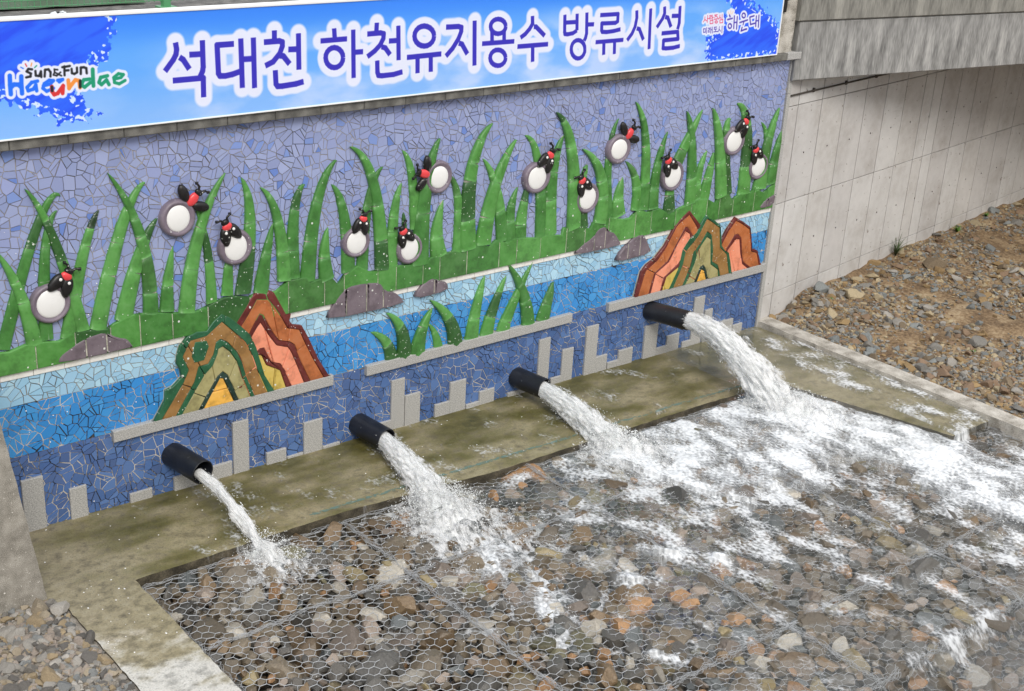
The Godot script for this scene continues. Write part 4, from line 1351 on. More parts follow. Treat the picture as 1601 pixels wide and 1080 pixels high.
func banner() -> void:
	var im := Image.create(BW, BH, false, Image.FORMAT_RGB8)
	var k := BW / (BX1 - BX0)
	var cl := FastNoiseLite.new()
	cl.seed = 71; cl.frequency = 0.9; cl.fractal_octaves = 5
	var br := FastNoiseLite.new()
	br.seed = 72; br.frequency = 1.6; br.fractal_octaves = 4
	var sp := FastNoiseLite.new()
	sp.seed = 73; sp.frequency = 7.0; sp.fractal_octaves = 3
	var left := pts([-.01,4.5,0.92,4.46,1.07,4.24,1.05,4.06,0.99,3.95,0.9,3.95,0.9,3.83,0.73,3.71,0.88,3.53,0.66,3.5,0.48,3.57,0.16,3.73,-.08,3.84])
	var right := pts([7.91,4.2,8.15,3.97,8.04,3.86,7.96,3.72,7.79,3.67,7.8,3.46,7.92,3.41,9.08,3.4,8.99,3.73,8.75,3.9,8.4,4.04,8.27,4.19])
	for y in BH:
		var v := float(y) / BH
		var sky := Color8(56, 136, 250).lerp(Color8(98, 170, 252), smoothstep(0.0, 0.4, v)).lerp(Color8(136, 187, 252), smoothstep(0.4, 1.0, v))
		for x in BW:
			var p := Vector2(BX0 + x / k, BY1 - y / k)
			var c := sky
			var n := cl.get_noise_2d(p.x * 0.9, p.y * 2.0)
			var mid := smoothstep(1.3, 2.2, p.x) * (1.0 - smoothstep(7.6, 8.2, p.x))
			c = c.lerp(Color8(196, 216, 255), clampf(n * 1.5 + 0.28, 0.0, 0.8) * smoothstep(0.1, 0.55, v) * (0.25 + 0.75 * mid))
			var e := -1.0
			if p.x < 2.3:
				e = inside(p, left)
			elif p.x > 7.2:
				e = inside(p, right)
			if e > -0.14:
				var ed := e + sp.get_noise_2d(p.x * 1.4, p.y * 1.4) * 0.09
				var deep := Color8(44, 106, 255).lerp(Color8(34, 80, 244), clampf(br.get_noise_2d(p.x * 0.8 + p.y * 0.8, (p.y - p.x * 0.5) * 5.0) * 1.6 + 0.25, 0.0, 1.0))
				if ed > 0.0:
					c = deep
					if e < 0.07 and sp.get_noise_2d(p.x * 2.2 + 50.0, p.y * 2.2) > 0.22:
						c = Color8(212, 230, 255)
			im.set_pixel(x, y, c)
	ink([1.567,4.032,1.575,3.979,1.567,3.939,1.543,3.9,1.468,3.816],0.045,0)
	ink([1.597,3.916,1.628,3.894,1.678,3.816],0.046,0)
	ink([1.8,4.033,1.8,3.823,1.793,3.79,1.771,3.749],0.046,0)
	ink([1.683,3.929,1.796,3.927],0.046,0)
	ink([1.533,3.737,1.762,3.736,1.798,3.736,1.795,3.581],0.046,0)
	ink([2.078,3.988,1.929,3.988,1.934,3.762,1.947,3.74,1.994,3.736,2.06,3.744,2.132,3.762],0.047,0)
	ink([2.143,4.027,2.148,3.626],0.047,0)
	ink([2.258,4.027,2.261,3.616],0.047,0)
	ink([2.163,3.858,2.244,3.857],0.047,0)
	ink([2.455,4.071,2.454,3.986],0.047,0)
	ink([2.356,3.983,2.5,3.984,2.53,3.973,2.529,3.939,2.504,3.881,2.439,3.817,2.365,3.79],0.047,0)
	ink([2.504,3.863,2.538,3.857,2.597,3.787],0.048,0)
	ink([2.685,4.033,2.688,3.733],0.048,0)
	ink([2.586,3.908,2.679,3.905],0.048,0)
	ink([2.459,3.746,2.464,3.633,2.48,3.61,2.525,3.608,2.657,3.615,2.733,3.628],0.048,0)
	ink([3.038,4.054,3.045,3.974],0.044,0)
	ink([2.903,3.957,3.17,3.958],0.044,0)
	ink([3.131,3.801,3.127,3.774,3.114,3.751,3.095,3.734,3.07,3.724,3.043,3.722,3.015,3.728,2.991,3.742,2.971,3.762,2.959,3.787,2.954,3.813,2.958,3.839,2.971,3.862,2.99,3.879,3.015,3.89,3.042,3.892,3.069,3.886,3.094,3.872,3.114,3.852,3.127,3.827,3.131,3.801],0.045,0)
	ink([3.232,4.032,3.241,3.617],0.044,0)
	ink([3.252,3.838,3.336,3.838],0.045,0)
	ink([3.475,4.077,3.471,3.992],0.045,0)
	ink([3.377,3.986,3.515,3.988,3.549,3.979,3.546,3.938,3.512,3.882,3.458,3.836,3.382,3.791],0.045,0)
	ink([3.529,3.867,3.568,3.855,3.62,3.792],0.045,0)
	ink([3.703,4.038,3.714,3.737],0.045,0)
	ink([3.606,3.912,3.695,3.911],0.045,0)
	ink([3.485,3.749,3.49,3.647,3.501,3.618,3.54,3.612,3.664,3.614,3.76,3.63],0.046,0)
	ink([4.102,3.924,4.098,3.897,4.083,3.873,4.059,3.855,4.029,3.844,3.995,3.842,3.96,3.849,3.929,3.863,3.904,3.885,3.888,3.91,3.882,3.938,3.886,3.965,3.901,3.988,3.924,4.007,3.954,4.017,3.988,4.02,4.022,4.013,4.053,3.999,4.079,3.978,4.096,3.952,4.102,3.924],0.047,0)
	ink([3.804,3.754,4.192,3.758],0.046,0)
	ink([3.923,3.743,3.928,3.604],0.047,0)
	ink([4.072,3.737,4.078,3.605],0.047,0)
	ink([4.237,3.995,4.378,3.993,4.415,3.982,4.413,3.944,4.384,3.88,4.321,3.799,4.247,3.734],0.047,0)
	ink([4.392,3.842,4.429,3.83,4.497,3.735],0.047,0)
	ink([4.566,4.034,4.587,3.622],0.047,0)
	ink([4.943,3.961,4.94,3.94,4.928,3.922,4.909,3.908,4.883,3.9,4.855,3.898,4.826,3.903,4.8,3.914,4.779,3.931,4.765,3.95,4.759,3.972,4.762,3.992,4.774,4.01,4.793,4.024,4.818,4.032,4.846,4.034,4.875,4.029,4.901,4.018,4.923,4.002,4.937,3.982,4.943,3.961],0.043,0)
	ink([4.779,3.927,4.786,3.827],0.043,0)
	ink([4.926,3.925,4.933,3.824],0.043,0)
	ink([4.668,3.818,5.058,3.815],0.043,0)
	ink([4.962,3.667,4.959,3.644,4.947,3.624,4.927,3.609,4.901,3.6,4.872,3.599,4.842,3.605,4.815,3.617,4.793,3.635,4.778,3.657,4.772,3.68,4.775,3.703,4.787,3.723,4.807,3.738,4.833,3.747,4.862,3.748,4.891,3.743,4.918,3.73,4.94,3.712,4.955,3.69,4.962,3.667],0.044,0)
	ink([5.271,4.039,5.277,3.965,5.244,3.92,5.193,3.875,5.135,3.844],0.043,0)
	ink([5.297,3.937,5.325,3.935,5.354,3.913,5.443,3.843],0.044,0)
	ink([5.102,3.762,5.494,3.759],0.044,0)
	ink([5.297,3.746,5.307,3.603],0.044,0)
	ink([5.689,4.028,5.701,3.865,5.708,3.843,5.744,3.838,5.813,3.845,5.863,3.868],0.040,0)
	ink([5.85,4.03,5.863,3.868],0.040,0)
	ink([5.709,3.953,5.85,3.951],0.040,0)
	ink([5.979,4.035,5.995,3.83,5.985,3.787,5.97,3.762],0.040,0)
	ink([6.001,3.918,6.087,3.916],0.041,0)
	ink([5.989,3.676,5.988,3.648,5.977,3.624,5.959,3.605,5.934,3.594,5.906,3.591,5.877,3.598,5.85,3.613,5.828,3.634,5.812,3.66,5.805,3.689,5.807,3.716,5.817,3.741,5.836,3.759,5.86,3.77,5.888,3.773,5.916,3.767,5.943,3.752,5.966,3.731,5.982,3.704,5.989,3.676],0.041,0)
	ink([6.162,4.001,6.41,3.999,6.413,3.927,6.383,3.913,6.193,3.918,6.197,3.852,6.209,3.834,6.27,3.829,6.368,3.833,6.462,3.845],0.041,0)
	ink([6.128,3.737,6.517,3.736],0.041,0)
	ink([6.243,3.727,6.254,3.603],0.042,0)
	ink([6.393,3.726,6.405,3.601],0.042,0)
	ink([6.676,4.02,6.686,3.947,6.672,3.859,6.636,3.791,6.574,3.728],0.042,0)
	ink([6.699,3.84,6.739,3.829,6.812,3.717],0.042,0)
	ink([6.879,4.028,6.909,3.616],0.042,0)
	ink([7.083,4.038,7.093,3.97,7.07,3.917,6.997,3.832],0.042,0)
	ink([7.107,3.933,7.148,3.922,7.209,3.824],0.043,0)
	ink([7.316,4.033,7.329,3.858,7.314,3.795],0.043,0)
	ink([7.206,3.937,7.313,3.933],0.043,0)
	ink([7.079,3.765,7.318,3.767,7.336,3.692,7.116,3.69,7.12,3.61,7.168,3.604,7.275,3.604,7.374,3.616],0.043,0)
	paint(im, 0.055, 0.02, 0, 0)
	paint(im, 0.0, 0.0, -1, 0)
	strokes.clear()
	ink([0.25,3.879,0.247,3.812,0.246,3.745],0.033,1)
	ink([0.334,3.867,0.33,3.805,0.329,3.743],0.033,1)
	ink([0.25,3.794,0.276,3.813,0.307,3.81,0.329,3.787],0.033,1)
	ink([0.452,3.823,0.407,3.817,0.37,3.783,0.377,3.758,0.416,3.767,0.437,3.796,0.44,3.752],0.026,1)
	ink([0.493,3.785,0.545,3.793,0.572,3.816,0.541,3.822,0.501,3.8,0.488,3.767,0.515,3.742,0.568,3.76],0.025,1)
	ink([0.604,3.816,0.643,3.819,0.616,3.803],0.025,1)
	ink([0.685,3.81,0.687,3.749,0.712,3.779,0.74,3.808,0.769,3.799,0.772,3.748],0.029,3)
	ink([0.556,3.773,0.556,3.736,0.57,3.712,0.597,3.719,0.643,3.772,0.635,3.716],0.029,2)
	ink([0.88,3.876,0.878,3.809,0.878,3.752],0.030,4)
	ink([0.852,3.805,0.805,3.803,0.783,3.766,0.808,3.748,0.856,3.779],0.027,4)
	ink([0.993,3.819,0.939,3.811,0.923,3.774,0.942,3.756,0.984,3.788,1.002,3.751],0.027,4)
	ink([1.045,3.789,1.1,3.797,1.122,3.818,1.082,3.828,1.043,3.802,1.047,3.763,1.084,3.75,1.133,3.772],0.024,4)
	ink([0.556,3.77,0.557,3.742],0.021,5)
	ink([0.777,3.799,0.773,3.751],0.021,5)
	ink([0.418,3.912,0.391,3.917,0.377,3.9,0.407,3.882,0.402,3.861,0.37,3.857],0.017,5)
	ink([0.442,3.898,0.443,3.864,0.467,3.859,0.483,3.892,0.483,3.851],0.017,5)
	ink([0.508,3.852,0.515,3.901,0.541,3.902,0.555,3.88,0.552,3.849],0.017,5)
	ink([0.61,3.894,0.585,3.899,0.586,3.877,0.636,3.847],0.012,5)
	ink([0.586,3.877,0.575,3.859,0.6,3.85,0.631,3.874],0.012,5)
	ink([0.663,3.915,0.66,3.849],0.017,5)
	ink([0.647,3.91,0.705,3.915],0.017,5)
	ink([0.662,3.884,0.693,3.884],0.017,5)
	ink([0.717,3.892,0.718,3.86,0.736,3.853,0.757,3.863,0.759,3.898],0.017,5)
	ink([0.785,3.849,0.789,3.896,0.812,3.897,0.831,3.889,0.832,3.851],0.018,5)
	ink([0.372,3.956,0.38,3.937],0.008,2)
	ink([0.42,3.958,0.412,3.937],0.008,3)
	ink([0.455,3.937,0.438,3.923],0.008,4)
	ink([0.336,3.934,0.354,3.923],0.008,1)
	ink([7.722,3.901,7.722,3.868,7.705,3.848],0.009,6)
	ink([7.724,3.874,7.755,3.856],0.009,6)
	ink([7.763,3.913,7.768,3.838],0.009,6)
	ink([7.764,3.879,7.786,3.879],0.009,6)
	ink([7.792,3.908,7.822,3.909,7.823,3.895,7.797,3.891,7.798,3.874,7.828,3.875],0.009,6)
	ink([7.837,3.912,7.846,3.861],0.009,6)
	ink([7.841,3.887,7.859,3.887],0.009,6)
	ink([7.811,3.855,7.856,3.857,7.862,3.825,7.816,3.823,7.811,3.855],0.009,6)
	ink([7.873,3.91,7.919,3.912],0.009,6)
	ink([7.899,3.911,7.878,3.883],0.009,6)
	ink([7.901,3.899,7.929,3.883],0.009,6)
	ink([7.87,3.866,7.942,3.869],0.009,6)
	ink([7.906,3.868,7.909,3.851],0.009,6)
	ink([7.934,3.834,7.934,3.831,7.931,3.828,7.927,3.826,7.922,3.825,7.915,3.824,7.909,3.825,7.903,3.827,7.898,3.83,7.894,3.833,7.893,3.837,7.893,3.84,7.896,3.843,7.9,3.845,7.905,3.846,7.912,3.846,7.918,3.845,7.924,3.844,7.929,3.841,7.933,3.838,7.934,3.834],0.009,6)
	ink([7.961,3.906,7.961,3.878,7.947,3.865],0.009,6)
	ink([7.963,3.885,7.983,3.87],0.009,6)
	ink([7.996,3.91,8.003,3.859],0.009,6)
	ink([7.97,3.853,8.016,3.855,8.02,3.823,7.975,3.822,7.97,3.853],0.009,6)
	ink([7.718,3.773,7.748,3.774,7.754,3.737,7.726,3.736,7.718,3.773],0.009,7)
	ink([7.767,3.784,7.772,3.723],0.009,7)
	ink([7.793,3.776,7.819,3.776,7.82,3.757,7.797,3.755,7.798,3.735,7.825,3.736],0.009,7)
	ink([7.835,3.783,7.843,3.722],0.009,7)
	ink([7.858,3.785,7.869,3.72],0.009,7)
	ink([7.84,3.756,7.861,3.756],0.009,7)
	ink([7.89,3.78,7.931,3.781],0.009,7)
	ink([7.892,3.78,7.894,3.759,7.937,3.76],0.009,7)
	ink([7.917,3.758,7.92,3.734],0.009,7)
	ink([7.888,3.731,7.954,3.733],0.009,7)
	ink([7.972,3.782,7.972,3.751,7.961,3.728],0.009,7)
	ink([7.974,3.755,8.001,3.732],0.009,7)
	ink([8.018,3.786,8.025,3.714],0.009,7)
	ink([8.118,3.897,8.132,3.879],0.018,7)
	ink([8.095,3.851,8.172,3.86],0.017,7)
	ink([8.172,3.777,8.172,3.77,8.169,3.763,8.164,3.758,8.157,3.755,8.149,3.754,8.14,3.756,8.132,3.76,8.125,3.766,8.12,3.773,8.117,3.781,8.117,3.788,8.12,3.795,8.125,3.8,8.132,3.803,8.14,3.804,8.149,3.802,8.157,3.798,8.164,3.793,8.169,3.785,8.172,3.777],0.015,7)
	ink([8.2,3.883,8.213,3.751],0.017,7)
	ink([8.249,3.873,8.262,3.741],0.017,7)
	ink([8.212,3.813,8.254,3.814],0.014,7)
	ink([8.381,3.88,8.382,3.872,8.379,3.865,8.374,3.86,8.366,3.857,8.358,3.856,8.349,3.858,8.341,3.862,8.333,3.868,8.328,3.875,8.325,3.883,8.325,3.891,8.328,3.897,8.333,3.903,8.34,3.906,8.349,3.906,8.358,3.905,8.366,3.901,8.373,3.895,8.379,3.888,8.381,3.88],0.015,7)
	ink([8.303,3.808,8.427,3.829],0.017,7)
	ink([8.371,3.815,8.361,3.78],0.015,7)
	ink([8.35,3.753,8.341,3.715,8.408,3.729,8.43,3.73],0.018,7)
	ink([8.528,3.869,8.459,3.858,8.486,3.777,8.56,3.787],0.017,7)
	ink([8.567,3.863,8.577,3.751],0.017,7)
	ink([8.609,3.871,8.623,3.741],0.017,7)
	ink([8.566,3.811,8.614,3.813],0.014,7)
	ink([8.092,3.929,8.111,3.911],0.014,8)
	ink([8.131,3.944,8.133,3.917],0.014,8)
	ink([8.17,3.932,8.153,3.909],0.014,8)
	paint(im, 0.022, 0.0, 0, 1)
	paint(im, 0.0, 0.0, -1, 1)
	var t := thing("banner", "long blue banner with dark blue Korean lettering above the mosaic wall", "banner", Vector3((BX0 + BX1) * 0.5, 3.41, 0.11))
	var m := StandardMaterial3D.new()
	m.albedo_texture = ImageTexture.create_from_image(im)
	m.roughness = 0.5
	m.texture_repeat = false
	var s := Sheet.new()
	var wx := (BX1 - BX0) * 0.5
	var hy := BY1 - BY0
	# very slightly slack cloth
	var nx := 80
	var ny := 8
	for j in ny + 1:
		for i in nx + 1:
			var u := float(i) / nx
			var v := float(j) / ny
			s.p(Vector3(lerpf(-wx, wx, u), hy * (1.0 - v) + 0.002, 0.012 + 0.004 * sin(u * 37.0) * sin(v * PI) * sin(u * 11.0)), Vector3(0, 0, 1), Color.WHITE, Vector2(u, v))
	for j in ny:
		for i in nx:
			var b := j * (nx + 1) + i
			s.q(b, b + nx + 1, b + nx + 2, b + 1)
	s.smooth()
	for j in s.n.size():
		if s.n[j].z < 0.0:
			s.n[j] = -s.n[j]
	put("printed_cloth", s.mesh(m), t)
	var fr := Sheet.new()
	fr.box(Vector3(-wx - 0.01, -0.008, -0.02), Vector3(wx + 0.012, 0.004, 0.02), 0.002)
	fr.box(Vector3(-wx - 0.01, hy - 0.002, -0.05), Vector3(wx + 0.012, hy + 0.022, 0.022), 0.004)
	fr.box(Vector3(wx - 0.002, 0.004, -0.02), Vector3(wx + 0.014, hy - 0.002, 0.021), 0.002)
	fr.box(Vector3(-wx - 0.014, 0.004, -0.02), Vector3(-wx + 0.002, hy - 0.002, 0.021), 0.002)
	fr.box(Vector3(-wx, 0.005, -0.03), Vector3(wx, hy - 0.003, 0.002))
	put("white_frame", fr.mesh(flatmat(rgb(240, 240, 240), 0.5)), t)

# ---------------------------------------------------------------- pipes
const MOUTH := [Vector3(1.515, 0.376, 0.42), Vector3(3.463, 0.155, 0.42), Vector3(5.535, 0.167, 0.375), Vector3(7.59, 0.555, 0.50)]
const FOOT := [Vector3(1.442, 0.394, 0.0), Vector3(3.412, 0.17, 0.0), Vector3(5.454, 0.183, 0.0), Vector3(7.445, 0.552, 0.0)]
func pipes() -> void:
	var names := ["black plastic outfall pipe at the far left with the thinnest stream", "black plastic outfall pipe, second from the left, below the middle granite ledge", "black plastic outfall pipe, third from the left, beside the tall thin granite blocks", "black plastic outfall pipe at the right under the three-peaked mountain, with the strongest stream"]
	for k in 4:
		var a: Vector3 = FOOT[k]
		var b: Vector3 = MOUTH[k]
		var t := thing("outfall_pipe", names[k], "pipe", a, "black outfall pipes")
		var d := (b - a).normalized()
		var side := d.cross(Vector3.UP).normalized()
		var up := side.cross(d)
		var r := 0.112
		var len := a.distance_to(b)
		var s := Sheet.new()
		var n := 48
		# outer wall, rim, inner wall
		var prof := [[-0.12, r, 1.0], [len - 0.003, r, 1.0], [len, r - 0.003, 0.6], [len, r - 0.011, -0.4], [len - 0.004, r - 0.014, -1.0], [0.02, r - 0.014, -1.0]]
		for pr in prof:
			for j in n:
				var an := TAU * j / n
				var o := side * cos(an) + up * sin(an)
				var nn: Vector3 = (o * pr[2] + d * (1.0 - absf(pr[2]))).normalized()
				s.p(d * pr[0] + o * pr[1], nn)
		for i in prof.size() - 1:
			for j in n:
				var j1 := (j + 1) % n
				s.q(i * n + j, (i + 1) * n + j, (i + 1) * n + j1, i * n + j1)
		put("tube", s.mesh(M.pipe), t)
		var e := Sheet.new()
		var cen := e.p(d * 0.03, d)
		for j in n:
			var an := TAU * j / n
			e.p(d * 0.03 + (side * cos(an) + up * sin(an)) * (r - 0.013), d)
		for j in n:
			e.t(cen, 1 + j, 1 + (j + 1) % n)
		put("bore_shade_disc", e.mesh(flatmat(rgb(16, 16, 16), 0.9)), t)  # black disc, the shade deep inside the pipe put into its colour

# ---------------------------------------------------------------- bridge and abutment
func bridge() -> void:
	# abutment wall: turned 8 degrees back from the mosaic wall
	var t := thing("bridge_abutment", "pale concrete abutment wall with formwork joints running under the bridge", "wall", Vector3(9.53, 0, 0))
	t.rotation.y = deg_to_rad(8.0)
	var core := Sheet.new()
	core.box(Vector3(-0.04, -0.6, -0.6), Vector3(14.5, 3.5, -0.018))
	put("wall_core", core.mesh(flatmat(rgb(92, 85, 78), 0.9)), t)  # dark core puts the shade of the panel joints into its colour
	var pan := [M.wallcon, tinted(M.wallcon, rgb(250, 249, 248)), tinted(M.wallcon, rgb(245, 244, 244))]
	var ys := [-0.6, 0.31, 1.515, 2.725, 3.36]
	var xs := [-0.02]
	var x := 0.215
	while x < 14.4:
		xs.push_back(x)
		x += 0.575 if absf(x - 3.68) > 0.3 else 0.3
	xs.push_back(14.45)
	for i in xs.size() - 1:
		for j in 4:
			var s := Sheet.new()
			var z := rng.randf_range(-0.0015, 0.0015)
			s.box(Vector3(xs[i] + 0.011, ys[j] + 0.005, -0.02), Vector3(xs[i + 1] - 0.011, ys[j + 1] - 0.005, z), 0.003)
			put("concrete_panel", s.mesh(pan[rng.randi_range(0, 2)]), t)
	for i in range(1, 22):
		for y in [0.9, 2.1]:
			var th := Sheet.new()
			th.bar(Vector3(0.215 + 0.575 * i - 0.29, y, -0.004), Vector3(0.215 + 0.575 * i - 0.29, y, 0.0025), 0.011, 8)
			oval(th, Vector2(0.215 + 0.575 * i - 0.29, y), 0.011, 0.011, 0.0, 0.0026, [[0.01, 0.0], [1.0, 0.0]])
			put("tie_hole", th.mesh(flatmat(rgb(96, 90, 84), 0.9)), t)
	# a dark drain line and the tie seam under the deck
	var cable := Sheet.new()
	cable.bar(Vector3(-0.02, 2.865, 0.012), Vector3(5.0, 2.88, 0.012), 0.012, 8)
	for k in 5:
		cable.box(Vector3(0.5 + k * 0.8, 2.85, 0.0), Vector3(0.53 + k * 0.8, 2.9, 0.026), 0.004)
	put("cable_conduit", cable.mesh(flatmat(rgb(70, 64, 58), 0.7)), t)
	# bridge deck, its edge beam turned 8.85 degrees towards the stream
	var b := thing("concrete_bridge", "weathered grey concrete bridge edge beam streaked with dark stains", "bridge", Vector3(9.55, 3.06, 0.10))
	b.rotation.y = deg_to_rad(-8.85)
	var f := Sheet.new()
	f.box(Vector3(-0.125, 0.0, -0.4), Vector3(22.0, 0.682, 0.0), 0.012)
	put("lower_beam", f.mesh(M.fascia), b)
	var u := Sheet.new()
	u.box(Vector3(-0.165, 0.696, -0.4), Vector3(22.0, 2.0, 0.022), 0.01)
	put("upper_parapet", u.mesh(tinted(M.fascia, rgb(240, 238, 230))), b)
	var gv := Sheet.new()
	gv.box(Vector3(-0.12, 0.68, -0.4), Vector3(22.0, 0.698, -0.012))
	put("shadow_groove", gv.mesh(M.coping), b)
	var dk := Sheet.new()
	dk.box(Vector3(-0.1, 0.27, -20.0), Vector3(22.0, 0.9, -0.41))  # run of deck out of view, lengthened to darken the underpass
	put("deck_slab", dk.mesh(M.fascia), b)
	var fa := Sheet.new()
	fa.box(Vector3(21.0, -4.0, -20.0), Vector3(22.5, 0.27, 0.4))  # out of view, closes the far end so that the underpass goes dark
	put("unseen_far_abutment", fa.mesh(M.wallcon), b)
	# broken post between banner and bridge
	var p := thing("concrete_post", "broken concrete post end between the banner and the bridge beam", "post", Vector3(9.24, 3.4, -0.1))
	var s := Sheet.new()
	var fn := FastNoiseLite.new()
	fn.seed = 8; fn.frequency = 6.0
	var nx := 14
	var ny := 40
	for j in ny + 1:
		for i in nx + 1:
			var px := lerpf(-0.21, 0.16, float(i) / nx)
			var py := lerpf(0.0, 1.4, float(j) / ny)
			var crack := 0.0
			if py > 0.42:
				crack = clampf((fn.get_noise_2d(px * 1.2, py * 0.8) + 0.1) * 1.2, 0.0, 1.0) * smoothstep(0.10, -0.12, px - 0.03) * smoothstep(0.40, 0.5, py)
			var chip := 0.05 * clampf(fn.get_noise_2d(px * 2.0 + 7.0, py * 2.0) * 1.5, 0.0, 1.0) * smoothstep(0.05, 0.15, px)
			s.p(Vector3(px, py, 0.14 - crack * 0.16 - chip - 0.02 * (1.0 if i == nx else 0.0)))
	for j in ny:
		for i in nx:
			var q := j * (nx + 1) + i
			s.q(q, q + 1, q + nx + 2, q + nx + 1)
	s.smooth()
	s.box(Vector3(-0.21, 0.0, -0.4), Vector3(0.15, 1.4, -0.02))
	put("broken_face", s.mesh(M.kerb), p)
	var bit := Sheet.new()
	bit.box(Vector3(-0.16, 0.46, 0.11), Vector3(-0.04, 0.7, 0.147), 0.02)
	bit.box(Vector3(-0.14, 0.58, 0.10), Vector3(0.03, 1.3, 0.144), 0.02)
	put("black_patch", bit.mesh(flatmat(rgb(26, 25, 24), 0.9)), p)  # black patch on the upper left of the broken face

# ---------------------------------------------------------------- the road above
func upper_edge() -> void:
	var s := Sheet.new()
	s.box(Vector3(-4.0, 3.9, -8.0), Vector3(9.0, 4.19, 0.02), 0.02)
	var pv := put("road_edge", s.mesh(M.pave))
	pv.set_meta("kind", "structure")
	var fx := thing("mesh_fence", "green welded wire fence along the road above the banner", "fence", Vector3(0.6, 4.19, -0.55))
	for x in [-2.27, 1.23, 4.73]:
		var p := Sheet.new()
		p.box(Vector3(x - 0.032, 0.0, -0.03), Vector3(x + 0.032, 1.3, 0.03), 0.006)
		p.box(Vector3(x - 0.07, 0.0, -0.06), Vector3(x + 0.07, 0.012, 0.06), 0.003)
		put("fence_post", p.mesh(M.fence), fx)
	var w := Sheet.new()
	for x in range(-90, 48):
		w.bar(Vector3(x * 0.05 - 0.02, 0.05, 0.0), Vector3(x * 0.05 - 0.02, 1.25, 0.0), 0.003, 4)
	for y in 25:
		w.bar(Vector3(-4.5, 0.06 + y * 0.05, 0.004), Vector3(2.38, 0.06 + y * 0.05, 0.004), 0.003, 4)
	put("wire_panel", w.mesh(M.fence), fx).set_meta("kind", "stuff")
	# green netting heaped behind the fence, and rubble at the post
	var n := Sheet.new()
	var fn := FastNoiseLite.new()
	fn.seed = 51; fn.frequency = 1.2
	for j in 9:
		for i in 81:
			var u := lerpf(-3.0, 1.75, i / 80.0)
			n.p(Vector3(u, 4.19 + (0.02 + 0.14 * sin(PI * j / 8.0)) * (0.8 + 0.5 * fn.get_noise_2d(u * 2.0, j * 0.4)), -0.75 - j * 0.12))
	for j in 8:
		for i in 80:
			var b := j * 81 + i
			n.q(b, b + 1, b + 82, b + 81)
	n.smooth()
	tag(put("green_tarpaulin", n.mesh(tinted(M.g3, rgb(150, 170, 150)))), "low heap of green sheeting lying behind the wire fence", "tarpaulin")
	# white scrap on the road edge
	var sc := Sheet.new()
	for k in 26:
		var a := Vector3(rng.randf_range(-0.05, 0.05), rng.randf_range(0.0, 0.045), rng.randf_range(-0.04, 0.04))
		sc.flat_quad(a, a + Vector3(rng.randf_range(0.01, 0.04), rng.randf_range(-0.01, 0.02), 0.01), a + Vector3(0.02, 0.02, rng.randf_range(-0.03, 0.03)), a + Vector3(-0.01, 0.015, 0.0))
	var sp := put("plastic_scrap", sc.mesh(flatmat(rgb(214, 218, 222), 0.25)))
	sp.position = Vector3(0.80, 4.19, -0.28)
	tag(sp, "crumpled clear plastic scrap on the road edge above the banner", "litter")

# ---------------------------------------------------------------- stones under wire
const TONES := [["dark grey", 112, 110, 106], ["grey brown", 148, 136, 118], ["brown", 150, 128, 100], ["pinkish grey", 176, 162, 150], ["blue grey", 118, 124, 126], ["orange", 198, 156, 114], ["ochre", 172, 158, 122], ["pale", 208, 202, 190], ["grey", 140, 136, 130], ["olive", 140, 136, 108]]
const SHARE := [0.16, 0.42, 0.58, 0.70, 0.77, 0.825, 0.86, 0.92, 0.97, 1.0]
func tone(x: float, z: float) -> int:
	var r := rng.randf()
	for k in SHARE.size():
		if r < SHARE[k]:
			return k
	return 0

var net := PackedFloat32Array()
const NX0 := 0.4
const NZ0 := 1.0
const NSTEP := 0.04
const NW := 230
const NH := 200

func net_y(x: float, z: float) -> float:
	var u := clampf((x - NX0) / NSTEP, 0.0, NW - 1.001)
	var v := clampf((z - NZ0) / NSTEP, 0.0, NH - 1.001)
	var i := int(u)
	var j := int(v)
	var a := lerpf(net[j * NW + i], net[j * NW + i + 1], u - i)
	var b := lerpf(net[(j + 1) * NW + i], net[(j + 1) * NW + i + 1], u - i)
	return lerpf(a, b, v - j)

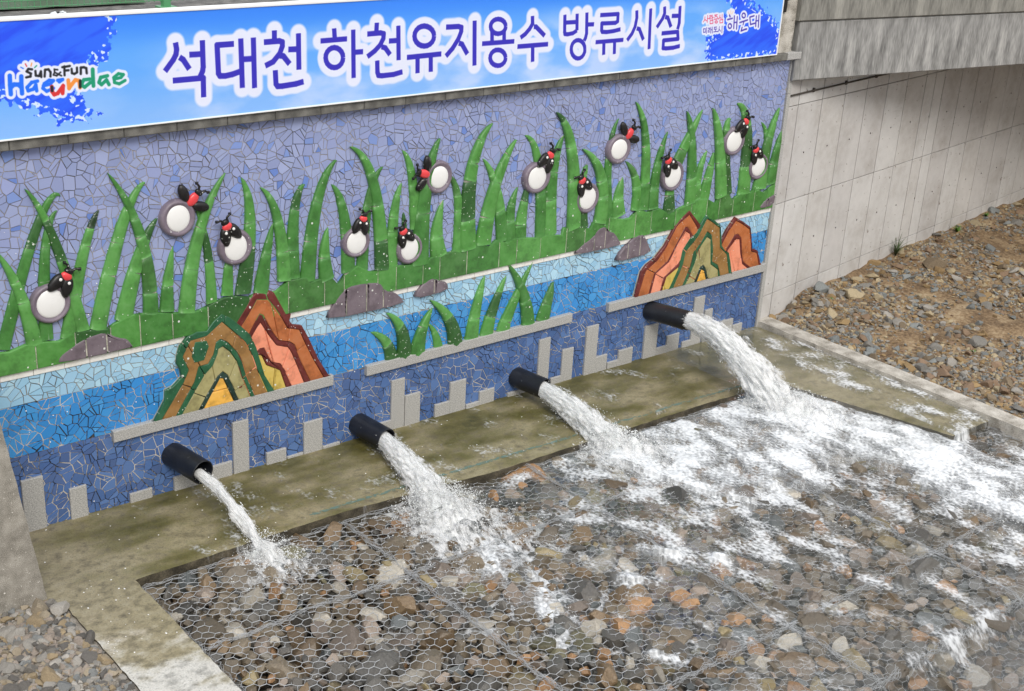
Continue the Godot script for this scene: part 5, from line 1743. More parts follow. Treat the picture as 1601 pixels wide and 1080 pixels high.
func mattress() -> void:
	var ic := icosphere(3)
	for k in 14:
		rocks.push_back(rock_mesh(ic, 100 + k, M.rock, 0.97))
	for k in 6:
		rocks.push_back(rock_mesh(ic, 200 + k, M.dryrock, 0.98))
	# dart throwing, big stones first
	var cell := 0.25
	var cells := {}
	var stones := []
	var sizes := [[0.165, 90], [0.135, 500], [0.110, 2000], [0.086, 6000], [0.066, 13000], [0.050, 24000], [0.036, 28000]]
	for sz in sizes:
		for k in sz[1]:
			var x := rng.randf_range(0.52, 9.44)
			var z := rng.randf_range(1.2, 8.4)
			if z < 3.36 and x > 8.25 + 0.26 * (z - 1.36) - 0.04:
				continue
			if z < 1.33 and x > 3.4 or z < 1.21 + 0.035 * x:
				continue
			var r: float = sz[0] * rng.randf_range(0.82, 1.12)
			if z + x * 0.55 > 10.2:
				continue
			var ok := true
			var ci := int(floor(x / cell))
			var cj := int(floor(z / cell))
			for dj in range(-1, 2):
				for di in range(-1, 2):
					var key := (ci + di) * 1000 + cj + dj
					if cells.has(key):
						for o in cells[key]:
							var rr: float = (r + o.z) * 0.80
							if (o.x - x) * (o.x - x) + (o.y - z) * (o.y - z) < rr * rr:
								ok = false
								break
					if not ok:
						break
				if not ok:
					break
			if not ok:
				continue
			var key := ci * 1000 + cj
			if not cells.has(key):
				cells[key] = []
			cells[key].push_back(Vector3(x, z, r))
			stones.push_back([x, z, r])
	net.resize(NW * NH)
	for j in NH:
		for i in NW:
			net[j * NW + i] = bed_y(NX0 + i * NSTEP, NZ0 + j * NSTEP) - 0.03
	var items := []
	for st in stones:
		var x: float = st[0]
		var z: float = st[1]
		var r: float = st[2]
		var fl := rng.randf_range(0.55, 0.85)
		var lift := bed_y(x, z) - r * fl * 0.55 + rng.randf_range(-0.03, 0.012)
		if x < 0.5 + r or z < 1.22 + r * 0.8:
			lift -= 0.015
		var bs := Basis.from_euler(Vector3(rng.randf_range(-0.45, 0.45), rng.randf() * TAU, rng.randf_range(-0.45, 0.45))) * Basis().scaled(Vector3(r * rng.randf_range(1.15, 1.65), r * fl * 1.2, r * rng.randf_range(0.95, 1.25)))
		items.push_back([x, z, r, Transform3D(bs, Vector3(x, lift, z)), tone(x, z)])
		var top := lift + r * fl * 0.78
		for j in range(int((z - r - NZ0) / NSTEP), int((z + r - NZ0) / NSTEP) + 2):
			for i in range(int((x - r - NX0) / NSTEP), int((x + r - NX0) / NSTEP) + 2):
				if i >= 0 and j >= 0 and i < NW and j < NH:
					var dx := (NX0 + i * NSTEP - x) / r
					var dz := (NZ0 + j * NSTEP - z) / r
					var q := 1.0 - dx * dx - dz * dz
					if q > 0.0:
						net[j * NW + i] = maxf(net[j * NW + i], lift + (top - lift) * sqrt(q))
	for pass_ in 3:
		var nn := net.duplicate()
		for j in range(1, NH - 1):
			for i in range(1, NW - 1):
				var s := 0.0
				for dj in range(-1, 2):
					for di in range(-1, 2):
						s += net[(j + dj) * NW + i + di]
				nn[j * NW + i] = maxf(s / 9.0, net[j * NW + i] * 0.35 + s / 9.0 * 0.65)
		net = nn
	# the 300 that show largest are stones of their own
	var scored := []
	for k in items.size():
		var it: Array = items[k]
		var p: Vector3 = it[3].origin
		var d := p.distance_to(cam.position)
		var sc: float = it[2] / d
		if not in_frame(p, -0.01):
			sc = 0.0
		sc *= 1.0 - 0.8 * clampf(foam_at(it[0], it[1]) - 0.25, 0.0, 1.0)
		scored.push_back([sc, k])
	scored.sort_custom(func(a, b): return a[0] > b[0])
	var lone := {}
	for k in 300:
		lone[scored[k][1]] = true
	var per := []
	var pc := []
	for k in rocks.size():
		per.push_back([]); pc.push_back([])
	var mats := {}
	for k in items.size():
		var it: Array = items[k]
		var tn: Array = TONES[it[4]]
		var dim := rng.randf_range(0.52, 1.12)
		var col := Color8(tn[1], tn[2], tn[3]).srgb_to_linear()
		col = Color(col.r * dim, col.g * dim, col.b * dim)
		var dry: bool = it[1] > 3.4 + (it[0] - 0.5) * 0.9 and it[0] < 3.5
		if dry:
			col = col.lerp(Color8(206, 196, 184).srgb_to_linear(), 0.35)
		var v := rng.randi_range(0, 13)
		if dry:
			v = rng.randi_range(14, 19)
		if lone.has(k):
			var key := "%d %d %s" % [v, it[4], dry]
			if not mats.has(key):
				var am: ArrayMesh = rocks[v].duplicate()
				var mm: StandardMaterial3D = (M.dryrock if dry else M.rock).duplicate()
				mm.albedo_color = col.linear_to_srgb()
				am.surface_set_material(0, mm)
				mats[key] = am
			var o := put("gabion_stone", mats[key])
			o.transform = it[3]
			tag(o, "%s %s stone %s, %s" % ["large" if it[2] > 0.105 else ("mid-sized" if it[2] > 0.082 else "small"), ("darker " if dim < 0.84 else ("lighter " if dim > 1.0 else "")) + tn[0], place_of(it[0], it[1]), half_of(it[0], it[1])], "stone", "stones caged under the wire netting")
		else:
			per[v].push_back(it[3]); pc[v].push_back(col)
	for v in rocks.size():
		if per[v].size():
			scatter("gabion_stones", rocks[v], per[v], pc[v])
	# filling below, colour darkened for the shade between the stones
	var fill := []
	var fc := []
	for k in 5200:
		var x := rng.randf_range(0.5, 9.4)
		var z := rng.randf_range(1.2, 8.2)
		if (z < 3.4 and x > 8.25 + 0.26 * (z - 1.36) - 0.06) or z + x * 0.55 > 10.2:
			continue
		var r := rng.randf_range(0.05, 0.085)
		fill.push_back(Transform3D(Basis.from_euler(Vector3(rng.randf() * TAU, rng.randf() * TAU, 0)) * Basis().scaled(Vector3(r * 1.2, r * 0.8, r)), Vector3(x, bed_y(x, z) - 0.125 + rng.randf_range(-0.03, 0.03), z)))
		var tn: Array = TONES[tone(x, z)]
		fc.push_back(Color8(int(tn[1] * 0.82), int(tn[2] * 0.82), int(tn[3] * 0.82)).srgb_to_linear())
	scatter("gabion_filling", rocks[3], fill, fc)
	netting()

func half_of(x: float, z: float) -> String:
	var xs := [0.53, 2.42, 4.50, 6.55, 8.76]
	for e in xs:
		if absf(x - e) < 0.2:
			return "at a lengthwise seam"
	for e in [2.27, 4.56, 5.44]:
		if absf(z - e) < 0.2:
			return "at a cross seam"
	var f := fposmod(x - 0.5, 2.05) / 2.05
	return "clear of the seams"

func place_of(x: float, z: float) -> String:
	var best := 0
	var bd := 1e9
	for k in 4:
		var d := Vector2(x, z).distance_to(IMPACT[k])
		if d < bd:
			bd = d
			best = k
	var jets := ["leftmost water stream", "second water stream", "third water stream", "strongest water stream"]
	if x < 0.95 and z > 1.4:
		return "along the pale strip"
	if bd < 0.7:
		return "by the %s" % jets[best]
	if z > 5.45:
		return "beyond the step in the netting"
	if x < 2.4:
		return "in the corner cage" if z < 2.3 else "in the near left cage"
	if x < 4.5:
		return "in the upper middle cage" if z < 3.4 else "in the near middle cage"
	if x < 6.6:
		return "in water under the third pipe" if z < 3.2 else "in water in the near right cage"
	return "in foaming water at right"

func netting() -> void:
	var xs := [0.53, 2.42, 4.50, 6.55, 8.76, 9.44]
	var zs := [1.24, 2.27, 4.56, 5.44, 8.3]
	var names := {"0 0": "wire netting panel over the dark stones in the corner of the apron and strip", "0 1": "wire netting panel along the pale concrete strip", "0 2": "near left wire netting panel at the bottom edge of the photo", "1 0": "wire netting panel between the first and second water streams", "1 1": "wire netting panel in the middle, below the second pipe", "1 2": "near middle wire netting panel at the bottom of the photo", "2 0": "wire netting panel between the second and third water streams", "2 1": "wire netting panel under shallow water below the third pipe", "2 2": "wire netting panel just before the foam-edged step", "3 0": "foam-covered wire netting panel left of the strongest stream", "3 1": "wire netting panel under foam below the strongest stream", "3 2": "wire netting panel beyond the white water at the right edge", "4 1": "wire netting panel on dark stones against the kerb", "1 3": "submerged wire netting panel below the step, left part", "2 3": "submerged wire netting panel below the foam-edged step", "3 3": "submerged wire netting panel at the lower right corner", "4 2": "wire netting panel beside the kerb at the right edge", "0 3": "wire netting panel nearest the camera beside the strip"}
	var hn := FastNoiseLite.new()
	hn.seed = 61; hn.frequency = 2.5
	for a in 5:
		for b in 4:
			var key := "%d %d" % [a, b]
			if not names.has(key):
				continue
			var x0: float = xs[a]
			var x1: float = xs[a + 1]
			var z0: float = zs[b]
			var z1: float = zs[b + 1]
			if z0 > 5.0 and x0 < 0.6:
				z1 = 6.5
			var n := Sheet.new()
			var cw := 0.104
			var ch := 0.088
			var cx := (x0 + x1) * 0.5
			var cz := (z0 + z1) * 0.5
			var turn := rng.randf_range(-0.12, 0.12)
			if z0 == 1.24 and a > 1:
				z0 = 1.34
			var vert := func(i: int, j: int, top: bool) -> Vector3:
				# each hexagon owns two corners
				var hx := i * cw * 0.75
				var hz := j * ch + (ch * 0.5 if posmod(i, 2) == 1 else 0.0)
				var p := Vector2(hx + (-cw * 0.25 if top else cw * 0.25 - cw * 0.5 - cw * 0.25), hz + (-ch * 0.5 if top else 0.0))
				p += Vector2(hn.get_noise_2d(p.x * 3.0 + a * 7.0, p.y * 3.0 + b * 5.0), hn.get_noise_2d(p.x * 3.0 + 50.0, p.y * 3.0 + a * 3.0)) * 0.022
				p = p.rotated(turn) + Vector2(cx, cz)
				return Vector3(p.x, 0, p.y)
			var ni := int((x1 - x0) / (cw * 0.75)) + 6
			var nj := int((z1 - z0) / ch) + 8
			for j in range(-nj / 2, nj / 2 + 1):
				for i in range(-ni / 2, ni / 2 + 1):
					var p0: Vector3 = vert.call(i, j, false)
					var p1: Vector3 = vert.call(i, j, true)
					var odd := posmod(i, 2) == 1
					var p2: Vector3 = vert.call(i + 1, j if odd else j - 1, false)
					var p3: Vector3 = vert.call(i - 1, j if odd else j - 1, true) 
					var p4: Vector3 = vert.call(i, j + 1, true)
					wire_edge(n, p0, p1, x0, x1, z0, z1, 0.0028)
					wire_edge(n, p1, p2, x0, x1, z0, z1, 0.0040)
					wire_edge(n, p0, p4, x0, x1, z0, z1, 0.0028)
			var t := thing("wire_netting", names[key], "netting", Vector3.ZERO, "hexagonal wire netting panels")
			put("hexagonal_mesh", n.mesh(M.wire), t)
			for e in [[Vector2(x0, z0), Vector2(x1, z0)], [Vector2(x1, z0), Vector2(x1, z1)], [Vector2(x1, z1), Vector2(x0, z1)], [Vector2(x0, z1), Vector2(x0, z0)]]:
				var w := Sheet.new()
				for strand in 5:
					var ph := rng.randf() * TAU
					var prev := Vector3.ZERO
					var steps := int(e[0].distance_to(e[1]) / 0.05)
					for k in steps + 1:
						var q: Vector2 = e[0].lerp(e[1], float(k) / steps)
						var o := Vector2(sin(k * 0.6 + ph) * 0.006 + hn.get_noise_2d(k * 0.12, strand * 30.0 + a) * 0.075, cos(k * 0.7 + ph) * 0.006 + hn.get_noise_2d(k * 0.12 + 90.0, strand * 30.0 + b) * 0.075)
						q += o
						var pos := Vector3(q.x, net_y(q.x, q.y) + 0.024 + 0.004 * strand, q.y)
						if k > 0:
							w.bar(prev, pos, 0.0016, 3)
						prev = pos
				put("edge_wire", w.mesh(M.wire), t)

func wire_edge(n: Sheet, a: Vector3, b: Vector3, x0: float, x1: float, z0: float, z1: float, r: float) -> void:
	if a.x < x0 or a.x > x1 or a.z < z0 or a.z > z1 or b.x < x0 - 0.02 or b.x > x1 + 0.02 or b.z < z0 - 0.02 or b.z > z1 + 0.02:
		return
	a.y = net_y(a.x, a.z) + 0.02
	b.y = net_y(b.x, b.z) + 0.02
	n.bar(a, b, r * lerpf(0.88, 0.48, smoothstep(2.2, 5.0, a.x)), 3)

# ---------------------------------------------------------------- loose stones on both banks
func loose_ground() -> void:
	var hn := FastNoiseLite.new()
	hn.seed = 41; hn.frequency = 0.7; hn.fractal_octaves = 4
	var ic := icosphere(2)
	var kinds := []
	for k in 8:
		kinds.push_back(rock_mesh(ic, 300 + k, M.dryrock, 1.0))
	var pal_r := [["pale grey", 186, 182, 176], ["tan", 182, 154, 112], ["cream", 208, 192, 160], ["grey", 150, 148, 144], ["reddish brown", 168, 142, 118], ["brown", 150, 134, 112], ["bluish grey", 158, 164, 166]]
	var pal_l := [["grey", 152, 149, 144], ["pale grey", 182, 179, 174], ["pinkish", 186, 174, 164], ["tan", 184, 172, 152], ["dark grey", 120, 117, 114], ["bluish grey", 154, 158, 160], ["ochre", 186, 168, 138], ["pale", 208, 204, 198]]
	var per := []
	var pc := []
	for k in 8:
		per.push_back([]); pc.push_back([])
	var dense := FastNoiseLite.new()
	dense.seed = 43; dense.frequency = 0.55; dense.fractal_octaves = 3
	# right bank
	var big := 0
	for k in 64000:
		var x := 9.76 + pow(rng.randf(), 1.25) * 9.0
		var z := rng.randf_range(-2.2, 4.6)
		var wallz := -(x - 9.53) * 0.1405
		if z < wallz + 0.04 or z > 1.2 + (x - 9.7) * 1.6 + 2.6:
			continue
		var dn := dense.get_noise_2d(x, z)
		if rng.randf() > 0.6 + dn * 1.5:
			continue
		var r := 0.009 + 0.022 * pow(rng.randf(), 2.0)
		if rng.randf() < 0.10:
			r = rng.randf_range(0.028, 0.05)
		if rng.randf() < 0.012:
			r = rng.randf_range(0.055, 0.10)
		var c: Array = pal_r[rng.randi_range(0, 6)]
		var y := right_y(x, z, hn)
		var tr := Transform3D(Basis.from_euler(Vector3(rng.randf_range(-0.5, 0.5), rng.randf() * TAU, rng.randf_range(-0.5, 0.5))) * Basis().scaled(Vector3(r * 1.25, r * rng.randf_range(0.5, 0.8), r * 0.95)), Vector3(x, y + r * 0.22, z))
		var col := Color8(c[1], c[2], c[3]).srgb_to_linear() * rng.randf_range(0.75, 1.1)
		if r > 0.04 and big < 90 and in_frame(tr.origin):
			big += 1
			lone_stone(kinds[k % 8], tr, col, "bank_stone", "%s %s on the earth %s" % [c[0], "stone" if r > 0.055 else "small stone", "at the abutment foot" if z < wallz + 0.5 else ("behind the kerb" if x < 10.4 else "in mid-bank")] + ", " + ("toward the mosaic corner" if x + z * 0.6 < 11.0 else ("below the grass tuft" if x < 12.4 else "toward the dark underpass")), "loose stones on the right bank")
		else:
			per[k % 8].push_back(tr); pc[k % 8].push_back(col)
	for cl in [[10.05, 2.25, 0.35, 3], [10.45, 0.05, 0.4, 5], [11.4, 0.1, 0.5, 2], [12.6, -0.1, 0.6, 1], [11.3, 1.6, 0.6, 0], [14.5, -0.3, 0.7, 5], [10.0, 0.45, 0.25, 0], [12.4, 1.2, 0.7, 6]]:
		for k in 46:
			var x: float = cl[0] + rng.randfn(0.0, 1.0) * cl[2] * 0.5
			var z: float = cl[1] + rng.randfn(0.0, 1.0) * cl[2] * 0.5
			if x < 9.76 or z < -(x - 9.53) * 0.1405 + 0.05:
				continue
			var r := 0.015 + 0.045 * pow(rng.randf(), 1.7)
			var c: Array = pal_r[cl[3] if rng.randf() < 0.5 else rng.randi_range(0, 6)]
			per[k % 8].push_back(Transform3D(Basis.from_euler(Vector3(rng.randf_range(-0.6, 0.6), rng.randf() * TAU, rng.randf_range(-0.6, 0.6))) * Basis().scaled(Vector3(r * 1.3, r * rng.randf_range(0.5, 0.9), r)), Vector3(x, right_y(x, z, hn) + r * 0.3, z)))
			var dk := rng.randf_range(0.6, 1.05)
			var cc := Color8(c[1], c[2], c[3]).srgb_to_linear()
			pc[k % 8].push_back(Color(cc.r * dk, cc.g * dk, cc.b * dk))
	# the named big ones
	for b in [[9.86, 0.12, 0.085, 0, "flat pale grey stone lying where the kerb meets the abutment"], [10.72, -0.02, 0.12, 6, "big pale grey stone leaning on the abutment foot"], [11.15, 0.22, 0.13, 2, "big cream stone on the dark soil near the abutment"], [11.7, 1.02, 0.10, 0, "whitish grey stone in the upper middle of the earth bank"], [11.2, 2.05, 0.13, 3, "long pale grey stone on the bank near the right edge"], [10.05, 2.35, 0.10, 4, "pinkish tan stone close behind the kerb among dark stones"], [9.98, 2.1, 0.09, 3, "dark stone beside the pinkish one behind the kerb"], [13.2, 0.1, 0.16, 5, "brown boulder half buried by the grass tuft"]]:
		var c: Array = pal_r[b[3]]
		var tr := Transform3D(Basis.from_euler(Vector3(0.2, b[0] * 7.0, -0.15)) * Basis().scaled(Vector3(b[2] * 1.3, b[2] * 0.75, b[2] * 0.9)), Vector3(b[0], right_y(b[0], b[1], hn) + b[2] * 0.3, b[1]))
		lone_stone(kinds[int(b[0] * 3) % 8], tr, Color8(c[1], c[2], c[3]).srgb_to_linear(), "bank_stone", b[4], "loose stones on the right bank")
	# left corner
	big = 0
	for k in 13000:
		var x := -0.10 - rng.randf() * 2.4
		var z := rng.randf_range(1.1, 4.4)
		var r := 0.014 + 0.034 * pow(rng.randf(), 2.0)
		if rng.randf() < 0.03:
			r = rng.randf_range(0.045, 0.085)
		if x > -0.12 and r > 0.02 or (x > -0.25 and rng.randf() < 0.35):
			continue
		var c: Array = pal_l[mini(7, int(pow(rng.randf(), 1.2) * 8.0))]
		var y := left_y(x, z, hn)
		var tr := Transform3D(Basis.from_euler(Vector3(rng.randf_range(-0.5, 0.5), rng.randf() * TAU, rng.randf_range(-0.5, 0.5))) * Basis().scaled(Vector3(r * 1.25, r * rng.randf_range(0.55, 0.85), r)), Vector3(x, y + r * 0.3, z))
		var col := Color8(c[1], c[2], c[3]).srgb_to_linear() * rng.randf_range(0.8, 1.08)
		if r > 0.036 and big < 70 and in_frame(tr.origin):
			big += 1
			lone_stone(kinds[k % 8], tr, col, "gravel_stone", "%s%s stone among gravel %s" % ["big " if r > 0.058 else "", c[0], ("close below the wing wall" if z < 1.55 else ("a step below the wing wall" if z < 1.95 else ("near the strip edge" if x > -0.45 else "in the lower left corner")))], "loose stones in the lower left corner")
		else:
			per[k % 8].push_back(tr); pc[k % 8].push_back(col)
	for v in 8:
		scatter("loose_gravel", kinds[v], per[v], pc[v])
	# weeds at the abutment
	tuft("grass_tuft", Vector3(13.0, right_y(13.0, -0.42, hn), -0.42), 26, 0.34, 0.011, M.leaf, "thin drooping grass tuft growing against the abutment wall")
	tuft("weed", Vector3(14.9, right_y(14.9, -0.62, hn), -0.62), 22, 0.13, 0.022, M.weed, "small bright green weed at the abutment foot, right of the grass tuft")
	tuft("weed", Vector3(16.0, right_y(16.0, -0.8, hn), -0.8), 14, 0.10, 0.02, M.weed, "smallest weed at the abutment foot, farthest under the bridge")
	tuft("weed", Vector3(10.62, right_y(10.62, 0.25, hn), 0.25), 14, 0.05, 0.014, M.weed, "tiny green sprout on the soil by the pale leaning stone")
	tuft("weed", Vector3(10.9, right_y(10.9, 2.2, hn), 2.2), 14, 0.05, 0.014, M.weed, "low green sprout among stones in the middle of the bank")

func lone_stone(m: ArrayMesh, tr: Transform3D, col: Color, called: String, label: String, group: String) -> void:
	var am: ArrayMesh = m.duplicate()
	var mm: StandardMaterial3D = M.dryrock.duplicate()
	mm.albedo_color = col.linear_to_srgb()
	am.surface_set_material(0, mm)
	var o := put(called, am)
	o.transform = tr
	tag(o, label, "stone", group)

func tuft(called: String, at: Vector3, n: int, h: float, w: float, mat: Material, label: String) -> void:
	var s := Sheet.new()
	for k in n:
		var an := rng.randf() * TAU
		var d := Vector3(cos(an), 0, sin(an))
		var side := Vector3(-d.z, 0, d.x)
		var lean := rng.randf_range(0.3, 1.0)
		var hh := h * rng.randf_range(0.5, 1.1)
		var prev := -1
		for j in 6:
			var t := j / 5.0
			var p := d * (lean * hh * t * t) + Vector3.UP * (hh * (t - 0.35 * lean * t * t)) + d * 0.01
			var ww := w * (1.0 - t) * (0.6 + 0.8 * t) + 0.001
			var nn := (Vector3.UP + d * 0.4).normalized()
			var a := s.p(p - side * ww, nn)
			s.p(p + side * ww, nn)
			if prev >= 0:
				s.q(prev, prev + 1, a + 1, a)
			prev = a
	var o := put(called, s.mesh(mat))
	o.position = at
	tag(o, label, "plant")

# ---------------------------------------------------------------- water
func water() -> void:
	var wn := FastNoiseLite.new()
	wn.seed = 81; wn.frequency = 2.2; wn.fractal_octaves = 4
	# clear running sheet over the stones
	var sheet := put("stream_water", grid(1.9, 9.46, 1.22, 8.3, 0.03, func(x: float, z: float) -> float:
		var lively := 0.35 + clampf(foam_at(x, z), 0.0, 1.0)
		return water_y(x, z) + wn.get_noise_2d(x * 2.6, z * 1.3) * 0.022 * lively, M.water))
	sheet.set_meta("kind", "structure")
	var puddle := put("shallow_water", grid(7.4, 9.462, 0.02, 3.4, 0.03, func(x: float, z: float) -> float: return slab_y(x) + 0.018 - 0.03 * smoothstep(8.2, 7.4, x) + wn.get_noise_2d(x * 2.0, z * 2.0) * 0.003, M.water))
	puddle.set_meta("kind", "structure")
	foam()
	for k in 4:
		jet(k)
	for f in [[Vector3(6.0, 0.05, 6.3), Vector3(2.4, 0.7, 1.5), 0.13]]:
		var fv := FogVolume.new()
		fv.name = numbered("spray_mist")
		fv.shape = 0
		fv.size = f[1]
		fv.position = f[0]
		var fm := FogMaterial.new()
		fm.density = f[2]
		fm.albedo = Color(0.96, 0.97, 0.98)
		fv.material = fm
		fv.set_meta("kind", "stuff")
		add_child(fv, true)

func foam() -> void:
	var w := 1536
	var h := 1280
	var x0 := 0.9
	var x1 := 9.46
	var z0 := 0.05
	var z1 := 7.2
	var big := FastNoiseLite.new()
	big.seed = 91; big.frequency = 0.013; big.fractal_octaves = 4
	var fine := FastNoiseLite.new()
	fine.seed = 92; fine.frequency = 0.11; fine.fractal_octaves = 4
	var bub := FastNoiseLite.new()
	bub.seed = 93; bub.noise_type = FastNoiseLite.TYPE_CELLULAR; bub.frequency = 0.13
	bub.fractal_octaves = 2
	bub.cellular_return_type = FastNoiseLite.RETURN_DISTANCE2_SUB
	# stretched along the flow (v)
	var ib := big.get_image(w, h * 2 / 3)
	ib.resize(w, h, Image.INTERPOLATE_CUBIC)
	ib.convert(Image.FORMAT_L8)
	var fi := fine.get_image(w, h * 5 / 6)
	fi.resize(w, h, Image.INTERPOLATE_CUBIC)
	fi.convert(Image.FORMAT_L8)
	var bi := bub.get_image(w, h * 5 / 6)
	bi.resize(w, h, Image.INTERPOLATE_CUBIC)
	bi.convert(Image.FORMAT_L8)
	var b0 := ib.get_data()
	var b1 := fi.get_data()
	var b2 := bi.get_data()
	var gw := 128
	var gh := 112
	var den := PackedFloat32Array()
	den.resize((gw + 1) * (gh + 1))
	for j in gh + 1:
		for i in gw + 1:
			den[j * (gw + 1) + i] = foam_at(lerpf(x0, x1, float(i) / gw), lerpf(z0, z1, float(j) / gh))
	var data := PackedByteArray()
	data.resize(w * h * 4)
	data.fill(255)
	for y in h:
		var v := float(y) / h * gh
		var j := int(v)
		var fv := v - j
		for x in w:
			var u := float(x) / w * gw
			var i := int(u)
			var fu := u - i
			var q := j * (gw + 1) + i
			var d := lerpf(lerpf(den[q], den[q + 1], fu), lerpf(den[q + gw + 1], den[q + gw + 2], fu), fv)
			var o := y * w + x
			var n := (b0[o] * 0.58 + b1[o] * 0.20 + (255 - b2[o]) * 0.22) / 255.0
			n = 0.5 + (n - 0.5) * 1.45
			var a := smoothstep(0.0, 0.42, n - (0.71 - d * 0.56))
			a = maxf(a, 0.42 * smoothstep(0.25, 0.95, d) * (0.3 + 0.7 * b0[o] / 255.0))
			data[o * 4 + 3] = int(a * (150.0 + 105.0 * clampf(d, 0.0, 1.0)))
			var wh := int(203.0 + 40.0 * smoothstep(0.3, 0.72, (b1[o] * 0.6 + b0[o] * 0.4) / 255.0))
			data[o * 4] = wh - 2; data[o * 4 + 1] = wh; data[o * 4 + 2] = wh + 2
	var m := StandardMaterial3D.new()
	m.albedo_texture = ImageTexture.create_from_image(Image.create_from_data(w, h, false, Image.FORMAT_RGBA8, data))
	m.transparency = BaseMaterial3D.TRANSPARENCY_ALPHA
	m.roughness = 0.7
	m.metallic_specular = 0.3
	m.texture_repeat = false
	m.heightmap_enabled = true
	m.heightmap_texture = ImageTexture.create_from_image(fi)
	m.heightmap_scale = 0.7
	var hn := FastNoiseLite.new()
	hn.seed = 94; hn.frequency = 3.0; hn.fractal_octaves = 4
	for layer in 2:
		var lift := 0.012 + 0.02 * layer
		var s := put("foam", grid(x0, x1, z0, z1, 0.028, func(x: float, z: float) -> float:
			var d := foam_at(x, z)
			var base := water_y(x, z)
			if x > 8.8 and z < 3.35 or z < 1.25:
				base = maxf(base, slab_y(x) + 0.014)
			if layer == 1 and d < 0.62:
				return base - 0.12
			return base + lift + clampf(d - 0.3, 0.0, 1.0) * (0.045 + 0.08 * hn.get_noise_2d(x * 1.3, z * 0.8) + 0.03 * layer), m))
		s.set_meta("kind", "stuff")
	var froth := []
	var tries := 0
	while froth.size() < 16000 and tries < 400000:
		tries += 1
		var x := rng.randf_range(2.5, 9.4)
		var z := rng.randf_range(1.2, 5.8)
		var d := foam_at(x, z)
		var n := hn.get_noise_2d(x * 3.0, z * 1.6) * 0.5 + 0.5
		if rng.randf() > smoothstep(0.0, 0.35, n - (0.86 - d * 0.56)):
			continue
		var y := water_y(x, z) + 0.012 + clampf(d - 0.3, 0.0, 1.0) * (0.045 + 0.08 * hn.get_noise_2d(x * 1.3, z * 0.8)) + pow(rng.randf(), 3.0) * 0.05 * d
		var sz := 0.0015 + 0.0035 * pow(rng.randf(), 3.0)
		froth.push_back(Transform3D(Basis.from_euler(Vector3(0, rng.randf_range(-0.5, 0.5), 0)) * Basis().scaled(Vector3(sz, sz * 0.8, sz * rng.randf_range(1.0, 1.6))), Vector3(x, y, z)))
	scatter("froth", ball(1, M.jet), froth, [])

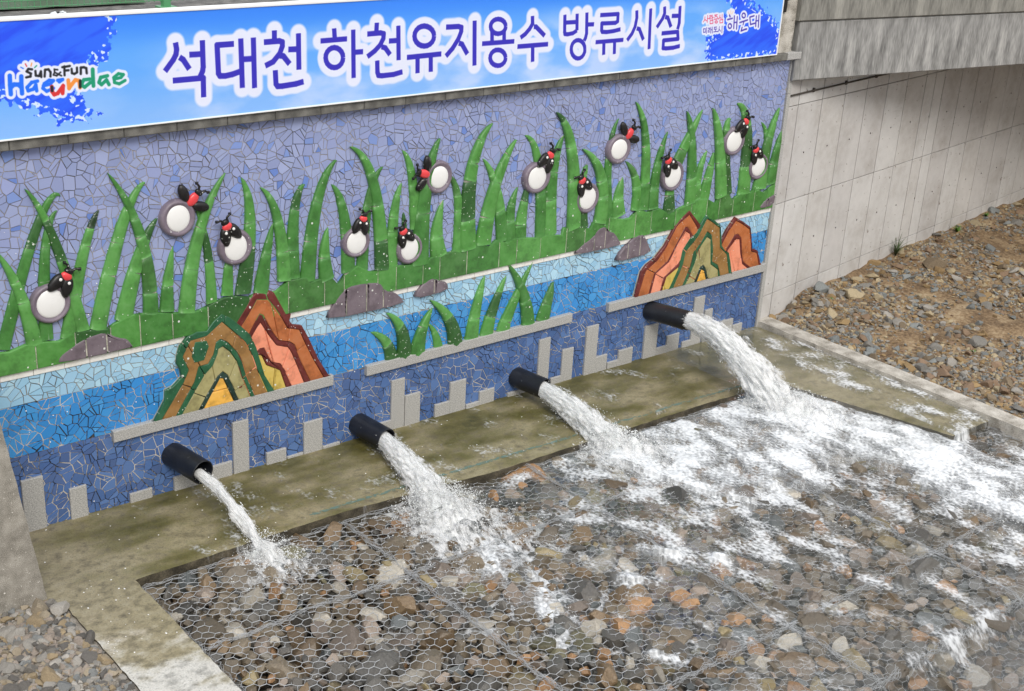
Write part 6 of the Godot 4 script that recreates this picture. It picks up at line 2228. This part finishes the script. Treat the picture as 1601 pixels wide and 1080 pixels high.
func jet(k: int) -> void:
	var names := ["thin twisting white water stream from the leftmost pipe", "white water stream from the second pipe splashing on the stones", "white water stream from the third pipe", "strongest white water stream, from the pipe under the three-peaked mountain"]
	var t := thing("water_stream", names[k], "water stream", MOUTH[k], "water streams from the pipes")
	var o: Vector3 = MOUTH[k]
	var im: Vector2 = IMPACT[k]
	var end := Vector3(im.x, bed_y(im.x, im.y) + 0.0, im.y)
	var r0: float = [0.062, 0.082, 0.085, 0.10][k]
	var r1: float = [0.05, 0.17, 0.17, 0.20][k]
	var d0: Vector3 = (o - FOOT[k]).normalized()
	o += Vector3(0, -(0.098 - r0), 0) - d0 * 0.06
	var drop := o.y - end.y
	var vy0: float = [0.0, 0.0, 0.0, 0.35][k]
	# time to fall
	var tt := (vy0 + sqrt(vy0 * vy0 + 2.0 * 9.8 * drop)) / 9.8
	var vh := (Vector2(end.x, end.z) - Vector2(o.x, o.z)) / tt
	var fn := FastNoiseLite.new()
	fn.seed = 110 + k; fn.frequency = 1.0; fn.fractal_octaves = 3
	fn.fractal_gain = 0.45
	var s := Sheet.new()
	var rows := 130
	var n := 96
	var at := func(q: float) -> Vector3:
		var tm := q * tt
		return o + Vector3(vh.x * tm, vy0 * tm - 4.9 * tm * tm, vh.y * tm)
	for shell in 3:
		s = Sheet.new()
		var size: float = [0.80, 1.0, 1.2][shell]
		for i in rows + 1:
			var q := float(i) / rows * 1.04
			var c: Vector3 = at.call(q)
			var d: Vector3 = (at.call(q + 0.01) - c).normalized()
			var side := d.cross(Vector3.UP).normalized()
			var up := side.cross(d)
			var r := lerpf(r0, r1, pow(q, 1.2)) * lerpf(1.0, size, smoothstep(-0.05, 0.25, q))
			var amp := lerpf(0.05, 0.24, smoothstep(0.0, 0.8, q)) * (1.0 if shell == 0 else 1.3)
			var len := q * 1.5
			for j in n + 1:
				var an := TAU * j / n
				var cs := cos(an)
				var sn := sin(an)
				var nz := fn.get_noise_3d(cs * 1.6 + shell * 7.0, sn * 1.6, len * 2.6) + 0.38 * fn.get_noise_3d(cs * 4.5 + 9.0, sn * 4.5, len * 5.0 + shell * 3.0)
				var rr := r * (1.0 + amp * nz * 1.5)
				if k == 0:
					# the weak stream twists and thins into ropes
					rr *= 0.78 + 0.2 * sin(an * 2.0 + len * 9.0 + 2.0 * fn.get_noise_1d(len * 3.0)) * smoothstep(0.1, 0.5, q)
				s.p(c + (side * cs + up * sn) * rr - t.position, Vector3.ZERO, Color.WHITE, Vector2(1.0 * j / n, len * (0.55 if shell == 1 else 0.8) + shell * 0.37))
		for i in rows:
			for j in n:
				var b := i * (n + 1) + j
				s.q(b, b + n + 1, b + n + 2, b + 1)
		s.smooth()
		var called: String = ["stream_core", "stream_veil", "stream_spray"][shell]
		put(called, s.mesh([M.jet, M.veil, M.lace][shell]), t)
	# droplets torn off the stream, and the splash where it lands
	var drop_mesh := ball(1, M.jet)
	var where := []
	var cnt: int = [200, 500, 600, 700][k]
	for i in cnt:
		var q := pow(rng.randf(), 0.7)
		var c: Vector3 = at.call(q)
		var d: Vector3 = (at.call(q + 0.01) - c).normalized()
		var side := d.cross(Vector3.UP).normalized()
		var up := side.cross(d)
		var r := lerpf(r0, r1, pow(q, 1.2))
		var an := rng.randf() * TAU
		var off := r * (1.0 + absf(rng.randfn(0.0, 0.16 + 0.3 * q)))
		var sz := 0.0014 + 0.003 * pow(rng.randf(), 3.0)
		var bs := Basis(side, up, d) * Basis().scaled(Vector3(sz, sz, sz * rng.randf_range(1.0, 2.8)))
		where.push_back(Transform3D(bs, c + (side * cos(an) + up * sin(an)) * off - t.position))
	scatter("droplets", drop_mesh, where, [], t)
	# the mound of white water where it lands, running on along the flow
	var spread: float = [0.27, 0.42, 0.37, 0.45][k]
	var tall: float = [0.11, 0.15, 0.14, 0.19][k]
	var fwd := vh.normalized()
	if k == 1:
		fwd = Vector2(-0.05, 1.0).normalized()
	elif k == 2:
		fwd = Vector2(0.7, 1.0).normalized()
	elif k == 3:
		fwd = Vector2(0.4, 1.0).normalized()
	var lat := Vector2(fwd.y, -fwd.x)
	var reach: float = [1.3, 2.6, 2.4, 2.6][k]
	var g := 80
	for shell in 4:
		var sm := Sheet.new()
		var grow: float = [0.72, 1.0, 1.3, 1.6][shell]
		for j in g + 1:
			for i in g + 1:
				var a := lerpf(-1.2, reach, float(j) / g) * spread * grow
				var b := lerpf(-1.5, 1.5, float(i) / g) * spread * (1.0 + 0.35 * maxf(a, 0.0) / spread) * grow
				var wide := spread * (0.62 + 0.3 * maxf(a, 0.0) / spread) * grow
				var fall := exp(-b * b / (wide * wide)) * exp(-pow((a - 0.1 * spread) / (spread * grow * (0.75 if a < 0.0 else 1.35)), 2.0))
				var x := end.x + fwd.x * a + lat.x * b
				var z := end.z + fwd.y * a + lat.y * b
				var rough := fn.get_noise_3d(x * 7.0, z * 7.0, 5.0 + shell * 3.0) + 0.35 * fn.get_noise_3d(x * 20.0, z * 20.0, 9.0 + shell * 5.0)
				var y := maxf(bed_y(x, z) - 0.03, water_y(x, z)) - 0.05 + tall * fall * (1.25 + 1.0 * rough) * lerpf(1.0, 0.8, shell / 3.0) + 0.012 * shell * fall
				if shell > 0:
					y -= 0.03 * (1.0 - smoothstep(0.02, 0.2, fall))
				sm.p(Vector3(x, y, z) - t.position, Vector3.ZERO, Color.WHITE, Vector2(x, z * 0.7) * 0.9 + Vector2(0.31, 0.17) * shell)
		for j in g:
			for i in g:
				var b := j * (g + 1) + i
				sm.q(b, b + g + 1, b + g + 2, b + 1)
		sm.smooth()
		for j in sm.n.size():
			if sm.n[j].y < 0.0:
				sm.n[j] = -sm.n[j]
		put("splash_mound" if shell == 0 else "splash_veil", sm.mesh([M.jet, M.veil, M.lace, M.lace][shell]), t)
	where = []
	cnt = [2600, 11000, 7500, 7500][k]
	var tries := 0
	while where.size() < cnt and tries < cnt * 4:
		tries += 1
		var a := spread * (-0.5 - 0.5 * log(maxf(rng.randf(), 0.001)) * 1.5 + rng.randfn(0.0, 0.25))
		var b := rng.randfn(0.0, 1.0) * spread * (0.42 + 0.3 * maxf(a, 0.0) / spread)
		var p := Vector3(end.x + fwd.x * a + lat.x * b, 0, end.z + fwd.y * a + lat.y * b)
		if p.z < 1.1 or (rng.randf() < 0.7 and p.z < 1.3):
			continue
		var near := exp(-(a * a * 0.5 + b * b) / (spread * spread))
		var hh := tall * (0.25 + 1.7 * near) * pow(rng.randf(), 1.6)
		p.y = maxf(bed_y(p.x, p.z), water_y(p.x, p.z)) + hh
		if fn.get_noise_3d(p.x * 13.0, p.y * 13.0, p.z * 13.0) < -0.02 + 0.1 * (1.0 - near) and rng.randf() < 0.9:
			continue
		var sz := 0.0014 + 0.004 * pow(rng.randf(), 4.0)
		var dir := Vector3(fwd.x * 0.7 + rng.randf_range(-0.7, 0.7), rng.randf_range(-0.4, 0.9), fwd.y * 0.7 + rng.randf_range(-0.7, 0.7)).normalized()
		var sd := dir.cross(Vector3(0.3, 0.2, 0.9)).normalized()
		var bs := Basis(sd, sd.cross(dir), dir) * Basis().scaled(Vector3(sz, sz, sz * rng.randf_range(1.0, 2.6)))
		where.push_back(Transform3D(bs, p - t.position))
	scatter("splash", drop_mesh, where, [], t)
